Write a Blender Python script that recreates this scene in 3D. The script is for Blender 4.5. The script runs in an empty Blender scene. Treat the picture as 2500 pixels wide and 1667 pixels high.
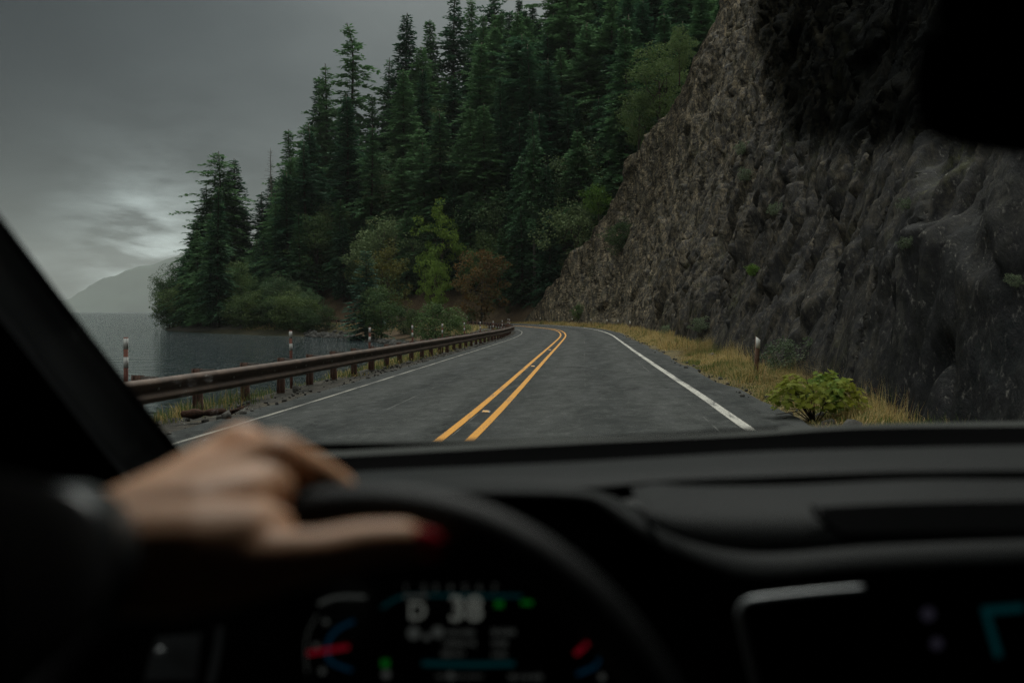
import bpy, math, random
import numpy as np
from mathutils import Vector

R = math.radians
SC = bpy.context.scene
COL = SC.collection

# ------------------------------------------------------------------ camera
FPX, YH, EYE = 2083.0, 761.0, 1.378          # focal length in photo pixels, horizon row, eye height
PITCH = math.atan((833.5 - YH) / FPX)
cam_d = bpy.data.cameras.new('camera')
cam_d.sensor_width = 36.0
cam_d.lens = 36.0 * FPX / 2500.0
cam_d.clip_start = 0.02
cam_d.clip_end = 30000
cam_d.dof.use_dof = True
cam_d.dof.focus_distance = 32.0
cam_d.dof.aperture_fstop = 2.5
cam = bpy.data.objects.new('camera', cam_d)
cam.location = (0, 0, EYE)
cam.rotation_euler = (R(90) - PITCH, 0, 0)
COL.objects.link(cam)
SC.camera = cam
SC.render.resolution_x, SC.render.resolution_y = 1024, 682

# ------------------------------------------------------------------ sky and sun
SUN_AZ, SUN_EL = R(10), R(59)                # azimuth from the view axis towards the right, elevation
world = bpy.data.worlds.new('World')
SC.world = world
world.use_nodes = True
wn, wl = world.node_tree.nodes, world.node_tree.links
wn.clear()


def wnode(t, **kw):
    n = wn.new(t)
    for k, v in kw.items():
        setattr(n, k, v)
    return n


def wmath(op, a, b=None, c=None):
    n = wn.new('ShaderNodeMath')
    n.operation = op
    for i, v in enumerate((a, b, c)):
        if v is None:
            continue
        if isinstance(v, (int, float)):
            n.inputs[i].default_value = v
        else:
            wl.new(v, n.inputs[i])
    return n.outputs[0]


wtc = wnode('ShaderNodeTexCoord')
wdir = wnode('ShaderNodeVectorMath', operation='NORMALIZE')
wl.new(wtc.outputs['Generated'], wdir.inputs[0])
wsep = wnode('ShaderNodeSeparateXYZ')
wl.new(wdir.outputs[0], wsep.inputs[0])
zpos = wmath('MAXIMUM', wsep.outputs['Z'], 0.0)
zz = wmath('ADD', zpos, 0.22)
wcomb = wnode('ShaderNodeCombineXYZ')
wl.new(wmath('DIVIDE', wsep.outputs['X'], zz), wcomb.inputs[0])
wl.new(wmath('DIVIDE', wsep.outputs['Y'], zz), wcomb.inputs[1])


def wnoise(scale, detail, rough, off):
    mp = wnode('ShaderNodeMapping')
    mp.inputs['Location'].default_value = off
    wl.new(wcomb.outputs[0], mp.inputs[0])
    n = wnode('ShaderNodeTexNoise')
    n.inputs['Scale'].default_value = scale
    n.inputs['Detail'].default_value = detail
    n.inputs['Roughness'].default_value = rough
    n.inputs['Distortion'].default_value = 0.25
    wl.new(mp.outputs[0], n.inputs['Vector'])
    return n.outputs['Fac']


def wlobe(direction, power):
    """soft lobe around a direction: max(dot,0)^power"""
    d = Vector(direction).normalized()
    n = wnode('ShaderNodeVectorMath', operation='DOT_PRODUCT')
    wl.new(wdir.outputs[0], n.inputs[0])
    n.inputs[1].default_value = d
    return wmath('POWER', wmath('MAXIMUM', n.outputs['Value'], 0.0), power)


SUN_DIR = (math.sin(SUN_AZ) * math.cos(SUN_EL), math.cos(SUN_AZ) * math.cos(SUN_EL), math.sin(SUN_EL))
big = wnoise(0.55, 3, 0.45, (3.1, 1.7, 0))
fine = wnoise(2.6, 7, 0.6, (0.4, 7.7, 0))
glow = wlobe((0.05, 0.62, 0.78), 3.0)                             # thinner overcast up ahead
lum = wmath('ADD', wmath('MULTIPLY', wmath('MULTIPLY', zpos, zpos), 1.30), 0.032)          # overcast: brighter overhead
lum = wmath('ADD', lum, wmath('MULTIPLY', glow, 0.06))
cl = wmath('ADD', wmath('MULTIPLY', big, 1.0), wmath('MULTIPLY', fine, 0.55))
cl = wmath('ADD', wmath('MULTIPLY', wmath('SUBTRACT', cl, 0.78), 1.5), 0.95)
lum = wmath('MULTIPLY', lum, wmath('MAXIMUM', cl, 0.3))
# the break in the cloud low over the lake
brk = wmath('ADD', wmath('MULTIPLY', wlobe((-0.425, 1.0, 0.085), 700.0), 1.15),
            wmath('MULTIPLY', wlobe((-0.44, 1.0, 0.06), 110.0), 0.42))
brn = wmath('MINIMUM', wmath('MAXIMUM', wmath('MULTIPLY', wmath('SUBTRACT', wnoise(3.2, 6, 0.6, (1.3, 2.2, 0)), 0.36), 4.0), 0.12), 1.3)
brk = wmath('MULTIPLY', brk, brn)
lum = wmath('ADD', lum, brk)
# the heavier bank of cloud up over the lake
dbank = wlobe((-0.78, 1.0, 0.36), 6.0)
lum = wmath('MULTIPLY', lum, wmath('SUBTRACT', 1.0, wmath('MULTIPLY', dbank, 1.0)))
grey = wnode('ShaderNodeMix', data_type='RGBA')
grey.inputs[6].default_value = (1.0, 1.0, 0.95, 1)
grey.inputs[7].default_value = (0.84, 0.97, 0.98, 1)
wl.new(dbank, grey.inputs[0])
cloud = wnode('ShaderNodeVectorMath', operation='SCALE')
wl.new(grey.outputs[2], cloud.inputs[0])
wl.new(lum, cloud.inputs['Scale'])
sky = wnode('ShaderNodeTexSky', sky_type='NISHITA', sun_disc=False)
sky.sun_elevation = SUN_EL
sky.sun_rotation = SUN_AZ
skys = wnode('ShaderNodeVectorMath', operation='SCALE')
wl.new(sky.outputs[0], skys.inputs[0])
skys.inputs['Scale'].default_value = 0.003
wsum = wnode('ShaderNodeVectorMath', operation='ADD')
wl.new(cloud.outputs[0], wsum.inputs[0])
wl.new(skys.outputs[0], wsum.inputs[1])
wbg = wnode('ShaderNodeBackground')
wbg.inputs['Strength'].default_value = 1.0
wl.new(wsum.outputs[0], wbg.inputs['Color'])
wout = wnode('ShaderNodeOutputWorld')
wl.new(wbg.outputs[0], wout.inputs['Surface'])

sun_d = bpy.data.lights.new('sun', 'SUN')
sun_d.energy = 1.5
sun_d.angle = R(30)
sun_d.color = (1.0, 0.97, 0.92)
sun = bpy.data.objects.new('sun', sun_d)
sun.rotation_euler = Vector(SUN_DIR).to_track_quat('Z', 'Y').to_euler()
sun.location = (20, 60, 120)
COL.objects.link(sun)

vs = SC.view_settings
SC.display_settings.display_device = 'sRGB'
vs.view_transform, vs.look, vs.exposure, vs.gamma = 'Standard', 'None', 0.5, 1.0
vs.use_curve_mapping = False
SC.cycles.use_denoising = True
SC.cycles.denoising_prefilter = 'NONE'
SC.cycles.max_bounces = 8
SC.cycles.transparent_max_bounces = 24
SC.cycles.volume_bounces = 1
SC.cycles.caustics_reflective = SC.cycles.caustics_refractive = False

# ------------------------------------------------------------------ helpers
NEXT = np.random.default_rng


def at(px, py, d):
    """world point seen at photo pixel (px,py) at depth d"""
    cx, cy = (px - 1250) / FPX, -(py - 833.5) / FPX
    cp, sp = math.cos(PITCH), math.sin(PITCH)
    return np.array([d * cx, d * (cp + cy * sp), EYE + d * (-sp + cy * cp)])


def proj(P):
    P = np.asarray(P, float)
    x, y, z = P[..., 0], P[..., 1], P[..., 2] - EYE
    d = y * math.cos(PITCH) - z * math.sin(PITCH)
    u = z * math.cos(PITCH) + y * math.sin(PITCH)
    d = np.where(d < 0.05, 0.05, d)
    return 1250 + FPX * x / d, 833.5 - FPX * u / d


def mesh_np(name, V, F, mat=None, smooth=False, uv=None):
    """V (n,3); F list of (m,k) int arrays (k = 3 or 4)"""
    if isinstance(F, np.ndarray):
        F = [F]
    F = [np.asarray(f, np.int32) for f in F if len(f)]
    me = bpy.data.meshes.new(name)
    V = np.asarray(V, np.float32)
    me.vertices.add(len(V))
    me.vertices.foreach_set('co', V.ravel())
    loops = np.concatenate([f.ravel() for f in F])
    tot = np.concatenate([np.full(len(f), f.shape[1], np.int32) for f in F])
    st = np.concatenate([[0], np.cumsum(tot)[:-1]]).astype(np.int32)
    me.loops.add(len(loops))
    me.loops.foreach_set('vertex_index', loops)
    me.polygons.add(len(tot))
    me.polygons.foreach_set('loop_start', st)
    me.polygons.foreach_set('loop_total', tot)
    if smooth:
        me.polygons.foreach_set('use_smooth', np.ones(len(tot), bool))
    if uv is not None:
        lay = me.uv_layers.new(name='UVMap')
        lay.data.foreach_set('uv', np.asarray(uv, np.float32)[loops].ravel())
    me.update(calc_edges=True)
    if mat is not None:
        me.materials.append(mat)
    return me


def link(name, data, parent=None, label=None, cat=None, group=None, kind=None):
    o = bpy.data.objects.new(name, data)
    COL.objects.link(o)
    if parent is not None:
        o.parent = parent
    if label:
        o['label'] = label
    if cat:
        o['category'] = cat
    if group:
        o['group'] = group
    if kind:
        o['kind'] = kind
    return o


def gridfaces(nu, nv, flip=False):
    i, j = np.meshgrid(np.arange(nu - 1), np.arange(nv - 1), indexing='ij')
    a = i * nv + j
    f = np.stack([a, a + nv, a + nv + 1, a + 1], -1).reshape(-1, 4)
    return f[:, ::-1] if flip else f


class MB:
    """collects simple shapes into one mesh"""

    def __init__(self):
        self.V, self.F, self.n = [], [], 0

    def add(self, V, F):
        V = np.asarray(V, float).reshape(-1, 3)
        for f in (F if isinstance(F, list) else [F]):
            self.F.append(np.asarray(f, int) + self.n)
        self.V.append(V)
        self.n += len(V)
        return self

    def box(self, c, sx, sy, sz, ax=None):
        """box of full sizes sx,sy,sz; ax = 3 axis vectors"""
        ax = np.eye(3) if ax is None else np.asarray(ax, float)
        s = np.array([[x, y, z] for x in (-.5, .5) for y in (-.5, .5) for z in (-.5, .5)]) * [sx, sy, sz]
        V = np.asarray(c) + s @ ax
        F = np.array([[0, 1, 3, 2], [4, 6, 7, 5], [0, 4, 5, 1], [2, 3, 7, 6], [0, 2, 6, 4], [1, 5, 7, 3]])
        return self.add(V, F)

    def tube(self, pts, rad, n=8, cap=True, flat=1.0):
        pts = np.asarray(pts, float)
        rad = np.broadcast_to(np.asarray(rad, float), (len(pts),))
        T = np.gradient(pts, axis=0)
        T /= np.linalg.norm(T, axis=1)[:, None] + 1e-9
        up = np.array([0, 0, 1.]) if abs(T[0][2]) < 0.8 else np.array([1., 0, 0])
        A = np.cross(T, up)
        A /= np.linalg.norm(A, axis=1)[:, None] + 1e-9
        B = np.cross(A, T)
        th = np.linspace(0, 2 * math.pi, n, endpoint=False)
        V = pts[:, None] + rad[:, None, None] * (np.cos(th)[None, :, None] * A[:, None] + flat * np.sin(th)[None, :, None] * B[:, None])
        m = len(pts)
        i, j = np.meshgrid(np.arange(m - 1), np.arange(n), indexing='ij')
        a, b = i * n + j, i * n + (j + 1) % n
        F = [np.stack([a, b, b + n, a + n], -1).reshape(-1, 4)]
        V = V.reshape(-1, 3)
        if cap:
            V = np.vstack([V, pts[0] - T[0] * rad[0] * .35, pts[-1] + T[-1] * rad[-1] * .35])
            k = np.arange(n)
            F.append(np.stack([k, np.full(n, m * n), (k + 1) % n], -1))
            e = (m - 1) * n
            F.append(np.stack([e + k, e + (k + 1) % n, np.full(n, m * n + 1)], -1))
        return self.add(V, F)

    def build(self, name, mat, parent=None, smooth=False, bevel=0, **kw):
        me = mesh_np(name, np.vstack(self.V), self._merged(), mat, smooth)
        o = link(name, me, parent, **kw)
        if bevel:
            m = o.modifiers.new('bevel', 'BEVEL')
            m.width = bevel
            m.segments = 2
            m.limit_method = 'ANGLE'
        return o

    def _merged(self):
        out = []
        for k in (3, 4):
            fs = [f for f in self.F if f.shape[1] == k]
            if fs:
                out.append(np.vstack(fs))
        return out

    def mesh(self, name, mat, smooth=False):
        return mesh_np(name, np.vstack(self.V), self._merged(), mat, smooth)


# ---- numpy noise
def _hash(ix, iy, seed):
    h = (ix.astype(np.int64) * 374761393 + iy.astype(np.int64) * 668265263 + seed * 1442695041) & 0xffffffff
    h = ((h ^ (h >> 13)) * 1274126177) & 0xffffffff
    h = ((h ^ (h >> 16)) * 2246822519) & 0xffffffff
    return ((h ^ (h >> 15)) & 0xffffff) / float(0xffffff)


def vnoise(x, y, seed=0):
    ix, iy = np.floor(x), np.floor(y)
    fx, fy = x - ix, y - iy
    fx, fy = fx * fx * (3 - 2 * fx), fy * fy * (3 - 2 * fy)
    a, b = _hash(ix, iy, seed), _hash(ix + 1, iy, seed)
    c, d = _hash(ix, iy + 1, seed), _hash(ix + 1, iy + 1, seed)
    return (a + (b - a) * fx) * (1 - fy) + (c + (d - c) * fx) * fy - .5


def fbm(x, y, seed=0, octv=4, gain=.5):
    r, a = 0, 1.0
    for k in range(octv):
        r = r + a * vnoise(x * 2 ** k + 13.7 * k, y * 2 ** k + 5.1 * k, seed + k)
        a *= gain
    return r


def facets(x, y, seed=0, tilt=1.0, soft=0.0):
    """broken plates: every Voronoi cell is a flat facet with its own height and tilt"""
    ix, iy = np.floor(x), np.floor(y)
    best = np.full(x.shape, 9e9)
    val = np.zeros(x.shape)
    wsum_ = np.full(x.shape, 1e-9)
    for dx in (-1, 0, 1):
        for dy in (-1, 0, 1):
            cx, cy = ix + dx, iy + dy
            sx, sy = cx + _hash(cx, cy, seed), cy + _hash(cx, cy, seed + 1)
            d = (x - sx) ** 2 + (y - sy) ** 2
            v = (_hash(cx, cy, seed + 2) - .5) + tilt * ((x - sx) * (_hash(cx, cy, seed + 3) - .5) + (y - sy) * (_hash(cx, cy, seed + 4) - .5))
            if soft:
                w = np.exp(-d * soft)
                val += v * w
                wsum_ += w
                continue
            m = d < best
            best = np.where(m, d, best)
            val = np.where(m, v, val)
    return val / wsum_ if soft else val


# ---- materials
def newmat(name):
    m = bpy.data.materials.new(name)
    m.use_nodes = True
    nt = m.node_tree
    nt.nodes.clear()
    out = nt.nodes.new('ShaderNodeOutputMaterial')
    return m, nt, out


class NT:
    def __init__(self, nt):
        self.nt = nt

    def n(self, t, **kw):
        x = self.nt.nodes.new(t)
        for k, v in kw.items():
            setattr(x, k, v)
        return x

    def link(self, a, b):
        self.nt.links.new(a, b)

    def noise(self, scale, detail=4, rough=.55, vec=None, dist=0, out='Fac'):
        x = self.n('ShaderNodeTexNoise')
        x.inputs['Scale'].default_value = scale
        x.inputs['Detail'].default_value = detail
        x.inputs['Roughness'].default_value = rough
        x.inputs['Distortion'].default_value = dist
        if vec is not None:
            self.link(vec, x.inputs['Vector'])
        return x.outputs[out]

    def ramp(self, fac, stops):
        x = self.n('ShaderNodeValToRGB')
        e = x.color_ramp.elements
        while len(e) < len(stops):
            e.new(.5)
        for k, (p, c) in enumerate(stops):
            e[k].position = p
            e[k].color = (*c, 1) if len(c) == 3 else c
        self.link(fac, x.inputs[0])
        return x.outputs[0]

    def mix(self, fac, a, b, mode='MIX'):
        x = self.n('ShaderNodeMix', data_type='RGBA', blend_type=mode)
        for s, v in ((0, fac), (6, a), (7, b)):
            if isinstance(v, (int, float)):
                x.inputs[s].default_value = v
            elif isinstance(v, tuple):
                x.inputs[s].default_value = (*v, 1)
            else:
                self.link(v, x.inputs[s])
        return x.outputs[2]

    def math(self, op, a, b=None):
        x = self.n('ShaderNodeMath', operation=op)
        for i, v in enumerate((a, b)):
            if v is None:
                continue
            if isinstance(v, (int, float)):
                x.inputs[i].default_value = v
            else:
                self.link(v, x.inputs[i])
        return x.outputs[0]

    def mapping(self, vec, scale=(1, 1, 1), rot=(0, 0, 0), loc=(0, 0, 0)):
        x = self.n('ShaderNodeMapping')
        x.inputs['Scale'].default_value = scale
        x.inputs['Rotation'].default_value = rot
        x.inputs['Location'].default_value = loc
        self.link(vec, x.inputs[0])
        return x.outputs[0]

    def bump(self, h, strength, dist, prev=None):
        x = self.n('ShaderNodeBump')
        x.inputs['Strength'].default_value = strength
        x.inputs['Distance'].default_value = dist
        self.link(h, x.inputs['Height'])
        if prev is not None:
            self.link(prev, x.inputs['Normal'])
        return x.outputs[0]

    def bsdf(self, out, color, rough=.8, normal=None, spec=.3, metal=0.0, **kw):
        b = self.n('ShaderNodeBsdfPrincipled')
        for s, v in (('Base Color', color), ('Roughness', rough), ('Specular IOR Level', spec), ('Metallic', metal)):
            if isinstance(v, (int, float)):
                b.inputs[s].default_value = v
            elif isinstance(v, tuple):
                b.inputs[s].default_value = (*v, 1)
            else:
                self.link(v, b.inputs[s])
        for k, v in kw.items():
            b.inputs[k.replace('_', ' ')].default_value = v
        if normal is not None:
            self.link(normal, b.inputs['Normal'])
        if out is not None:
            self.link(b.outputs[0], out.inputs['Surface'])
        return b


def simple(name, c1, c2=None, scale=20, rough=.7, spec=.3, bump=0, bscale=None, metal=0, **kw):
    m, nt, out = newmat(name)
    t = NT(nt)
    tc = t.n('ShaderNodeTexCoord').outputs['Object']
    c2 = c2 or c1
    f = t.noise(scale, 5, .6, tc)
    col = t.mix(t.ramp(f, [(.35, (0, 0, 0)), (.65, (1, 1, 1))]), c1, c2)
    nm = t.bump(t.noise(bscale or scale * 3, 4, .6, tc), 1.0, bump) if bump else None
    t.bsdf(out, col, rough, nm, spec, metal, **kw)
    return m


def foliage(name, dark, light, var=.35, transl=.25, rough=.75, alt=None):
    """leaf material: noise clumps, a shift of tone from tree to tree, some light through the leaf"""
    m, nt, out = newmat(name)
    t = NT(nt)
    geo = t.n('ShaderNodeNewGeometry').outputs['Position']
    oi = t.n('ShaderNodeObjectInfo').outputs['Random']
    f = t.noise(.45, 5, .65, geo)
    f = t.math('ADD', f, t.math('MULTIPLY', t.math('SUBTRACT', oi, .5), var))
    col = t.mix(t.ramp(f, [(.32, (0, 0, 0)), (.68, (1, 1, 1))]), dark, light)
    if alt:
        f2 = t.noise(1.1, 3, .6, t.mapping(geo, loc=(9, 3, 1)))
        col = t.mix(t.ramp(f2, [(.5, (0, 0, 0)), (.66, (1, 1, 1))]), col, alt)
    b = t.bsdf(None, col, rough, None, .12)
    tr = t.n('ShaderNodeBsdfTranslucent')
    t.link(col, tr.inputs['Color'])
    mx = t.n('ShaderNodeMixShader')
    mx.inputs[0].default_value = transl
    t.link(b.outputs[0], mx.inputs[1])
    t.link(tr.outputs[0], mx.inputs[2])
    t.link(mx.outputs[0], out.inputs['Surface'])
    return m


# ------------------------------------------------------------------ road line (fitted to the photograph's painted lines)
_ss = np.arange(0, 88.01, .5)
_k = np.interp(_ss, [0, 15, 30, 40, 50, 60, 70, 80, 95], [-.01399, -.00049, .00047, -.00022, .00004, -.0033, -.0030, -.0075, -.012])
_th = .19665 + np.cumsum(_k) * .5
_cx = -1.99716 + np.cumsum(np.sin(_th)) * .5
_cy = np.cumsum(np.cos(_th)) * .5
pre = [(-1.99716 - math.sin(.25) * d, -math.cos(.25) * d) for d in (45, 38, 30, 22, 15, 8)]
post = [(1.6, 101), (-.6, 109), (-4.6, 116), (-10.5, 122), (-19, 128), (-30, 136), (-43, 147), (-55, 162), (-62, 182), (-62, 206), (-52, 240), (-30, 280)]
ctl = np.array(pre + list(zip(_cx[::8], _cy[::8])) + post)


def catmull(P, n=14):
    P = np.vstack([2 * P[0] - P[1], P, 2 * P[-1] - P[-2]])
    out = []
    for i in range(1, len(P) - 2):
        t = np.linspace(0, 1, n, endpoint=False)[:, None]
        a, b, c, d = P[i - 1], P[i], P[i + 1], P[i + 2]
        out.append(.5 * (2 * b + (c - a) * t + (2 * a - 5 * b + 4 * c - d) * t ** 2 + (3 * b - a - 3 * c + d) * t ** 3))
    out.append(P[-2][None])
    return np.vstack(out)


_p = catmull(ctl)
_l = np.concatenate([[0], np.cumsum(np.linalg.norm(np.diff(_p, axis=0), axis=1))])
RS = np.arange(0, _l[-1], .5)
RC = np.stack([np.interp(RS, _l, _p[:, k]) for k in (0, 1)], 1)
for _ in range(6):
    RC[1:-1] = .25 * RC[:-2] + .5 * RC[1:-1] + .25 * RC[2:]
S0 = RS[np.argmin(np.abs(RC[:, 1]))]
RS = RS - S0                                  # s = 0 beside the camera
RT = np.gradient(RC, axis=0)
RT /= np.linalg.norm(RT, axis=1)[:, None]
RN = np.stack([RT[:, 1], -RT[:, 0]], 1)       # to the right of travel


def road_z(s):
    s = np.asarray(s, float)
    a = np.clip(s, -60, 120)
    return -.00816 * a + .000045 * a * a


def bank(o):
    return .030 * np.clip(o, -4.6, 5.2)


def rp(s, o, dz=0.0):
    """world points at distance s along the road and offset o to its right, on the banked road plane"""
    s, o = np.broadcast_arrays(np.asarray(s, float), np.asarray(o, float))
    x = np.interp(s, RS, RC[:, 0]) + np.interp(s, RS, RN[:, 0]) * o
    y = np.interp(s, RS, RC[:, 1]) + np.interp(s, RS, RN[:, 1]) * o
    return np.stack([x, y, road_z(s) + bank(o) + dz], -1)


def nearest(x, y):
    """s and signed offset of ground points"""
    x, y = np.asarray(x, float).ravel(), np.asarray(y, float).ravel()
    s, o = np.empty(len(x)), np.empty(len(x))
    for i in range(0, len(x), 4000):
        d2 = (x[i:i + 4000, None] - RC[:, 0]) ** 2 + (y[i:i + 4000, None] - RC[:, 1]) ** 2
        k = d2.argmin(1)
        dx, dy = x[i:i + 4000] - RC[k, 0], y[i:i + 4000] - RC[k, 1]
        sd = dx * RN[k, 0] + dy * RN[k, 1]
        s[i:i + 4000] = RS[k]
        o[i:i + 4000] = np.sign(sd + 1e-9) * np.sqrt(dx * dx + dy * dy)
    return s, o


# ------------------------------------------------------------------ cliff crest: height of the rock along the road
SIL = np.array([(1300, 775), (1320, 745), (1340, 690), (1393, 637), (1435, 595), (1488, 520), (1531, 425), (1563, 367), (1626, 308), (1680, 228),
                (1722, 138), (1743, 64), (1760, 0), (1800, -140), (1900, -600)], float)


def cl_base(s):
    return np.interp(s, [4, 12, 30, 60], [4.75, 5.15, 5.9, 6.1])



def back(t):
    return t * .33 + .9 * np.tanh(t / 5.0)


def cliff_pt(s, t):
    return rp(s, cl_base(s) + back(t), 0) * [1, 1, 0] + np.stack(np.broadcast_arrays(np.zeros_like(s * t), np.zeros_like(s * t), road_z(s) - .2 + t), -1)


CS = np.arange(-6, 124, 1.0)
CT = np.empty(len(CS))
for i, s_ in enumerate(CS):
    tt = np.linspace(0, 46, 185)
    X, Y = proj(cliff_pt(np.full_like(tt, s_), tt))
    over = Y < np.interp(X, SIL[:, 0], SIL[:, 1], left=900, right=-700)
    CT[i] = tt[over.argmax()] if over.any() else 46
CT = np.minimum(CT, 40)
CT = np.where(CS > 117, np.minimum(CT, np.maximum(0, (121 - CS) * 1.0)), CT)
CT[CS < 60] = np.maximum(CT[CS < 60], 34)
CT = np.convolve(np.pad(CT, 2, 'edge'), np.ones(5) / 5, 'valid')
WATER = -2.10


def smooth01(x):
    x = np.clip(x, 0, 1)
    return x * x * (3 - 2 * x)


def terrain(x, y):
    shp = np.shape(x)
    x, y = np.ravel(np.asarray(x, float)), np.ravel(np.asarray(y, float))
    s, o = nearest(x, y)
    zr = road_z(s)
    # lake side
    m = np.interp(s, [0, 70, 95, 112, 150, 175], [.34, .30, .22, .16, .18, .30])
    zin = zr - .45 - np.maximum(-o - 5.2, 0) * m
    zin = np.maximum(zin, -7)
    # hill side
    cut = np.minimum(np.maximum(o - 6.0, 0) * .95, 4.2)
    zhill = zr - .35 + cut + np.maximum(o - 12.5, 0) * .80
    zhill = zhill + fbm(x / 14, y / 14, 5, 4) * np.clip((o - 6) / 8, 0, 1) * 3.0
    T = np.interp(s, CS, CT)
    zcl = zr - .5 + np.clip((o - 7.6) * 1.5, 0, np.maximum(T - 1.5, 0)) + np.maximum(o - 8 - back(T), 0) * .45
    w = smooth01((s - 108) / 12)
    zout = zcl * (1 - w) + zhill * w
    z = np.where(o < -5.2, zin, np.where(o > 6, zout, zr - .45))
    far = np.hypot(x, y)
    z = np.minimum(z, 96)
    return z.reshape(shp)


# ------------------------------------------------------------------ materials of the setting
def mat_asphalt():
    m, nt, out = newmat('asphalt')
    t = NT(nt)
    uv = t.n('ShaderNodeUVMap').outputs[0]            # u = offset from the centre line, v = distance along (metres)
    grit = t.noise(55, 3, .7, uv)
    speck = t.noise(48, 3, .8, uv)
    blot = t.noise(1.0, 6, .62, t.mapping(uv, scale=(.75, .22, 1)), dist=.6)
    blot2 = t.noise(1.0, 5, .6, t.mapping(uv, scale=(2.2, .5, 1), loc=(4, 9, 0)), dist=.4)
    sx = t.n('ShaderNodeSeparateXYZ')
    t.link(uv, sx.inputs[0])
    # polished wheel tracks and the oil strip down the middle of each lane
    c = t.math('COSINE', t.math('MULTIPLY', t.math('SUBTRACT', t.math('ABSOLUTE', sx.outputs[0]), .92), 2 * math.pi / 1.75))
    track = t.math('MULTIPLY', t.math('ADD', c, 1.0), .5)
    base = t.ramp(blot, [(.34, (.018, .021, .020)), (.55, (.031, .034, .032)), (.72, (.048, .051, .048))])
    base = t.mix(t.math('MULTIPLY', track, .55), base, (.085, .088, .082))
    base = t.mix(t.ramp(blot2, [(.52, (0, 0, 0)), (.72, (.55, .55, .55))]), base, (.018, .021, .020))
    mid = t.noise(9, 5, .75, uv)
    big_ = t.noise(1.0, 7, .80, t.mapping(uv, scale=(3.6, 2.2, 1)), dist=.3)
    base = t.mix(t.ramp(big_, [(.36, (.6, .6, .6)), (.52, (0, 0, 0))]), base, (.012, .014, .014))
    base = t.mix(t.ramp(big_, [(.52, (0, 0, 0)), (.64, (.6, .6, .6))]), base, (.105, .108, .102))
    base = t.mix(t.ramp(mid, [(.36, (.65, .65, .65)), (.55, (0, 0, 0))]), base, (.024, .027, .026))
    base = t.mix(t.ramp(grit, [(.40, (.55, .55, .55)), (.62, (0, 0, 0))]), base, (.018, .020, .020))
    base = t.mix(t.ramp(speck, [(.60, (0, 0, 0)), (.72, (.7, .7, .7))]), base, (.20, .20, .19))
    # transverse patch seams
    br = t.n('ShaderNodeTexBrick')
    br.inputs['Scale'].default_value = 1.0
    br.inputs['Mortar Size'].default_value = .012
    br.inputs['Mortar Smooth'].default_value = .4
    br.inputs['Brick Width'].default_value = 3.1
    br.inputs['Row Height'].default_value = 7.3
    t.link(t.mapping(uv, loc=(.1, 1.3, 0)), br.inputs['Vector'])
    wob = t.noise(.9, 3, .5, uv)
    base = t.mix(t.math('MULTIPLY', br.outputs['Fac'], t.ramp(wob, [(.45, (0, 0, 0)), (.6, (.6, .6, .6))])), base, (.15, .15, .14))
    vo = t.n('ShaderNodeTexVoronoi', feature='DISTANCE_TO_EDGE')
    vo.inputs['Scale'].default_value = 1.0
    wv = t.n('ShaderNodeVectorMath', operation='ADD')
    t.link(t.mapping(uv, scale=(.42, .16, 1)), wv.inputs[0])
    sc2 = t.n('ShaderNodeVectorMath', operation='SCALE')
    sc2.inputs['Scale'].default_value = .35
    t.link(t.noise(2.2, 4, .6, uv, out='Color'), sc2.inputs[0])
    t.link(sc2.outputs[0], wv.inputs[1])
    t.link(wv.outputs[0], vo.inputs['Vector'])
    crk = t.math('MULTIPLY', t.ramp(vo.outputs['Distance'], [(.004, (.85, .85, .85)), (.014, (0, 0, 0))]), t.ramp(t.noise(.35, 3, .5, uv), [(.46, (0, 0, 0)), (.56, (1, 1, 1))]))
    base = t.mix(crk, base, (.010, .011, .011))
    ro = t.ramp(blot2, [(.4, (.92, .92, .92)), (.72, (.62, .62, .62))])
    nm = t.bump(grit, .55, .010)
    t.bsdf(out, base, ro, nm, .14)
    return m


def mat_paint(name, col, wear):
    m, nt, out = newmat(name)
    t = NT(nt)
    uv = t.n('ShaderNodeUVMap').outputs[0]
    n1 = t.noise(38, 4, .75, uv)
    n2 = t.noise(1.0, 4, .6, t.mapping(uv, scale=(6, .8, 1)))
    w = t.math('ADD', t.math('MULTIPLY', n1, .6), t.math('MULTIPLY', n2, .5))
    shade = t.mix(t.ramp(n2, [(.35, (0, 0, 0)), (.7, (1, 1, 1))]), tuple(c * .72 for c in col), col)
    c = t.mix(t.ramp(w, [(wear, (0, 0, 0)), (wear + .10, (1, 1, 1))]), shade, (.05, .05, .047))
    t.bsdf(out, c, .6, t.bump(n1, .4, .006), .35)
    return m


def mat_soil(name, a, b, c, scale=.6):
    m, nt, out = newmat(name)
    t = NT(nt)
    p = t.n('ShaderNodeNewGeometry').outputs['Position']
    f = t.noise(scale, 6, .65, p)
    g = t.noise(7, 5, .7, p)
    col = t.ramp(f, [(.3, a), (.52, b), (.72, c)])
    col = t.mix(t.ramp(g, [(.45, (0, 0, 0)), (.7, (.8, .8, .8))]), col, tuple(v * .35 for v in a))
    t.bsdf(out, col, .95, t.bump(g, .9, .08), .1)
    return m


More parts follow.
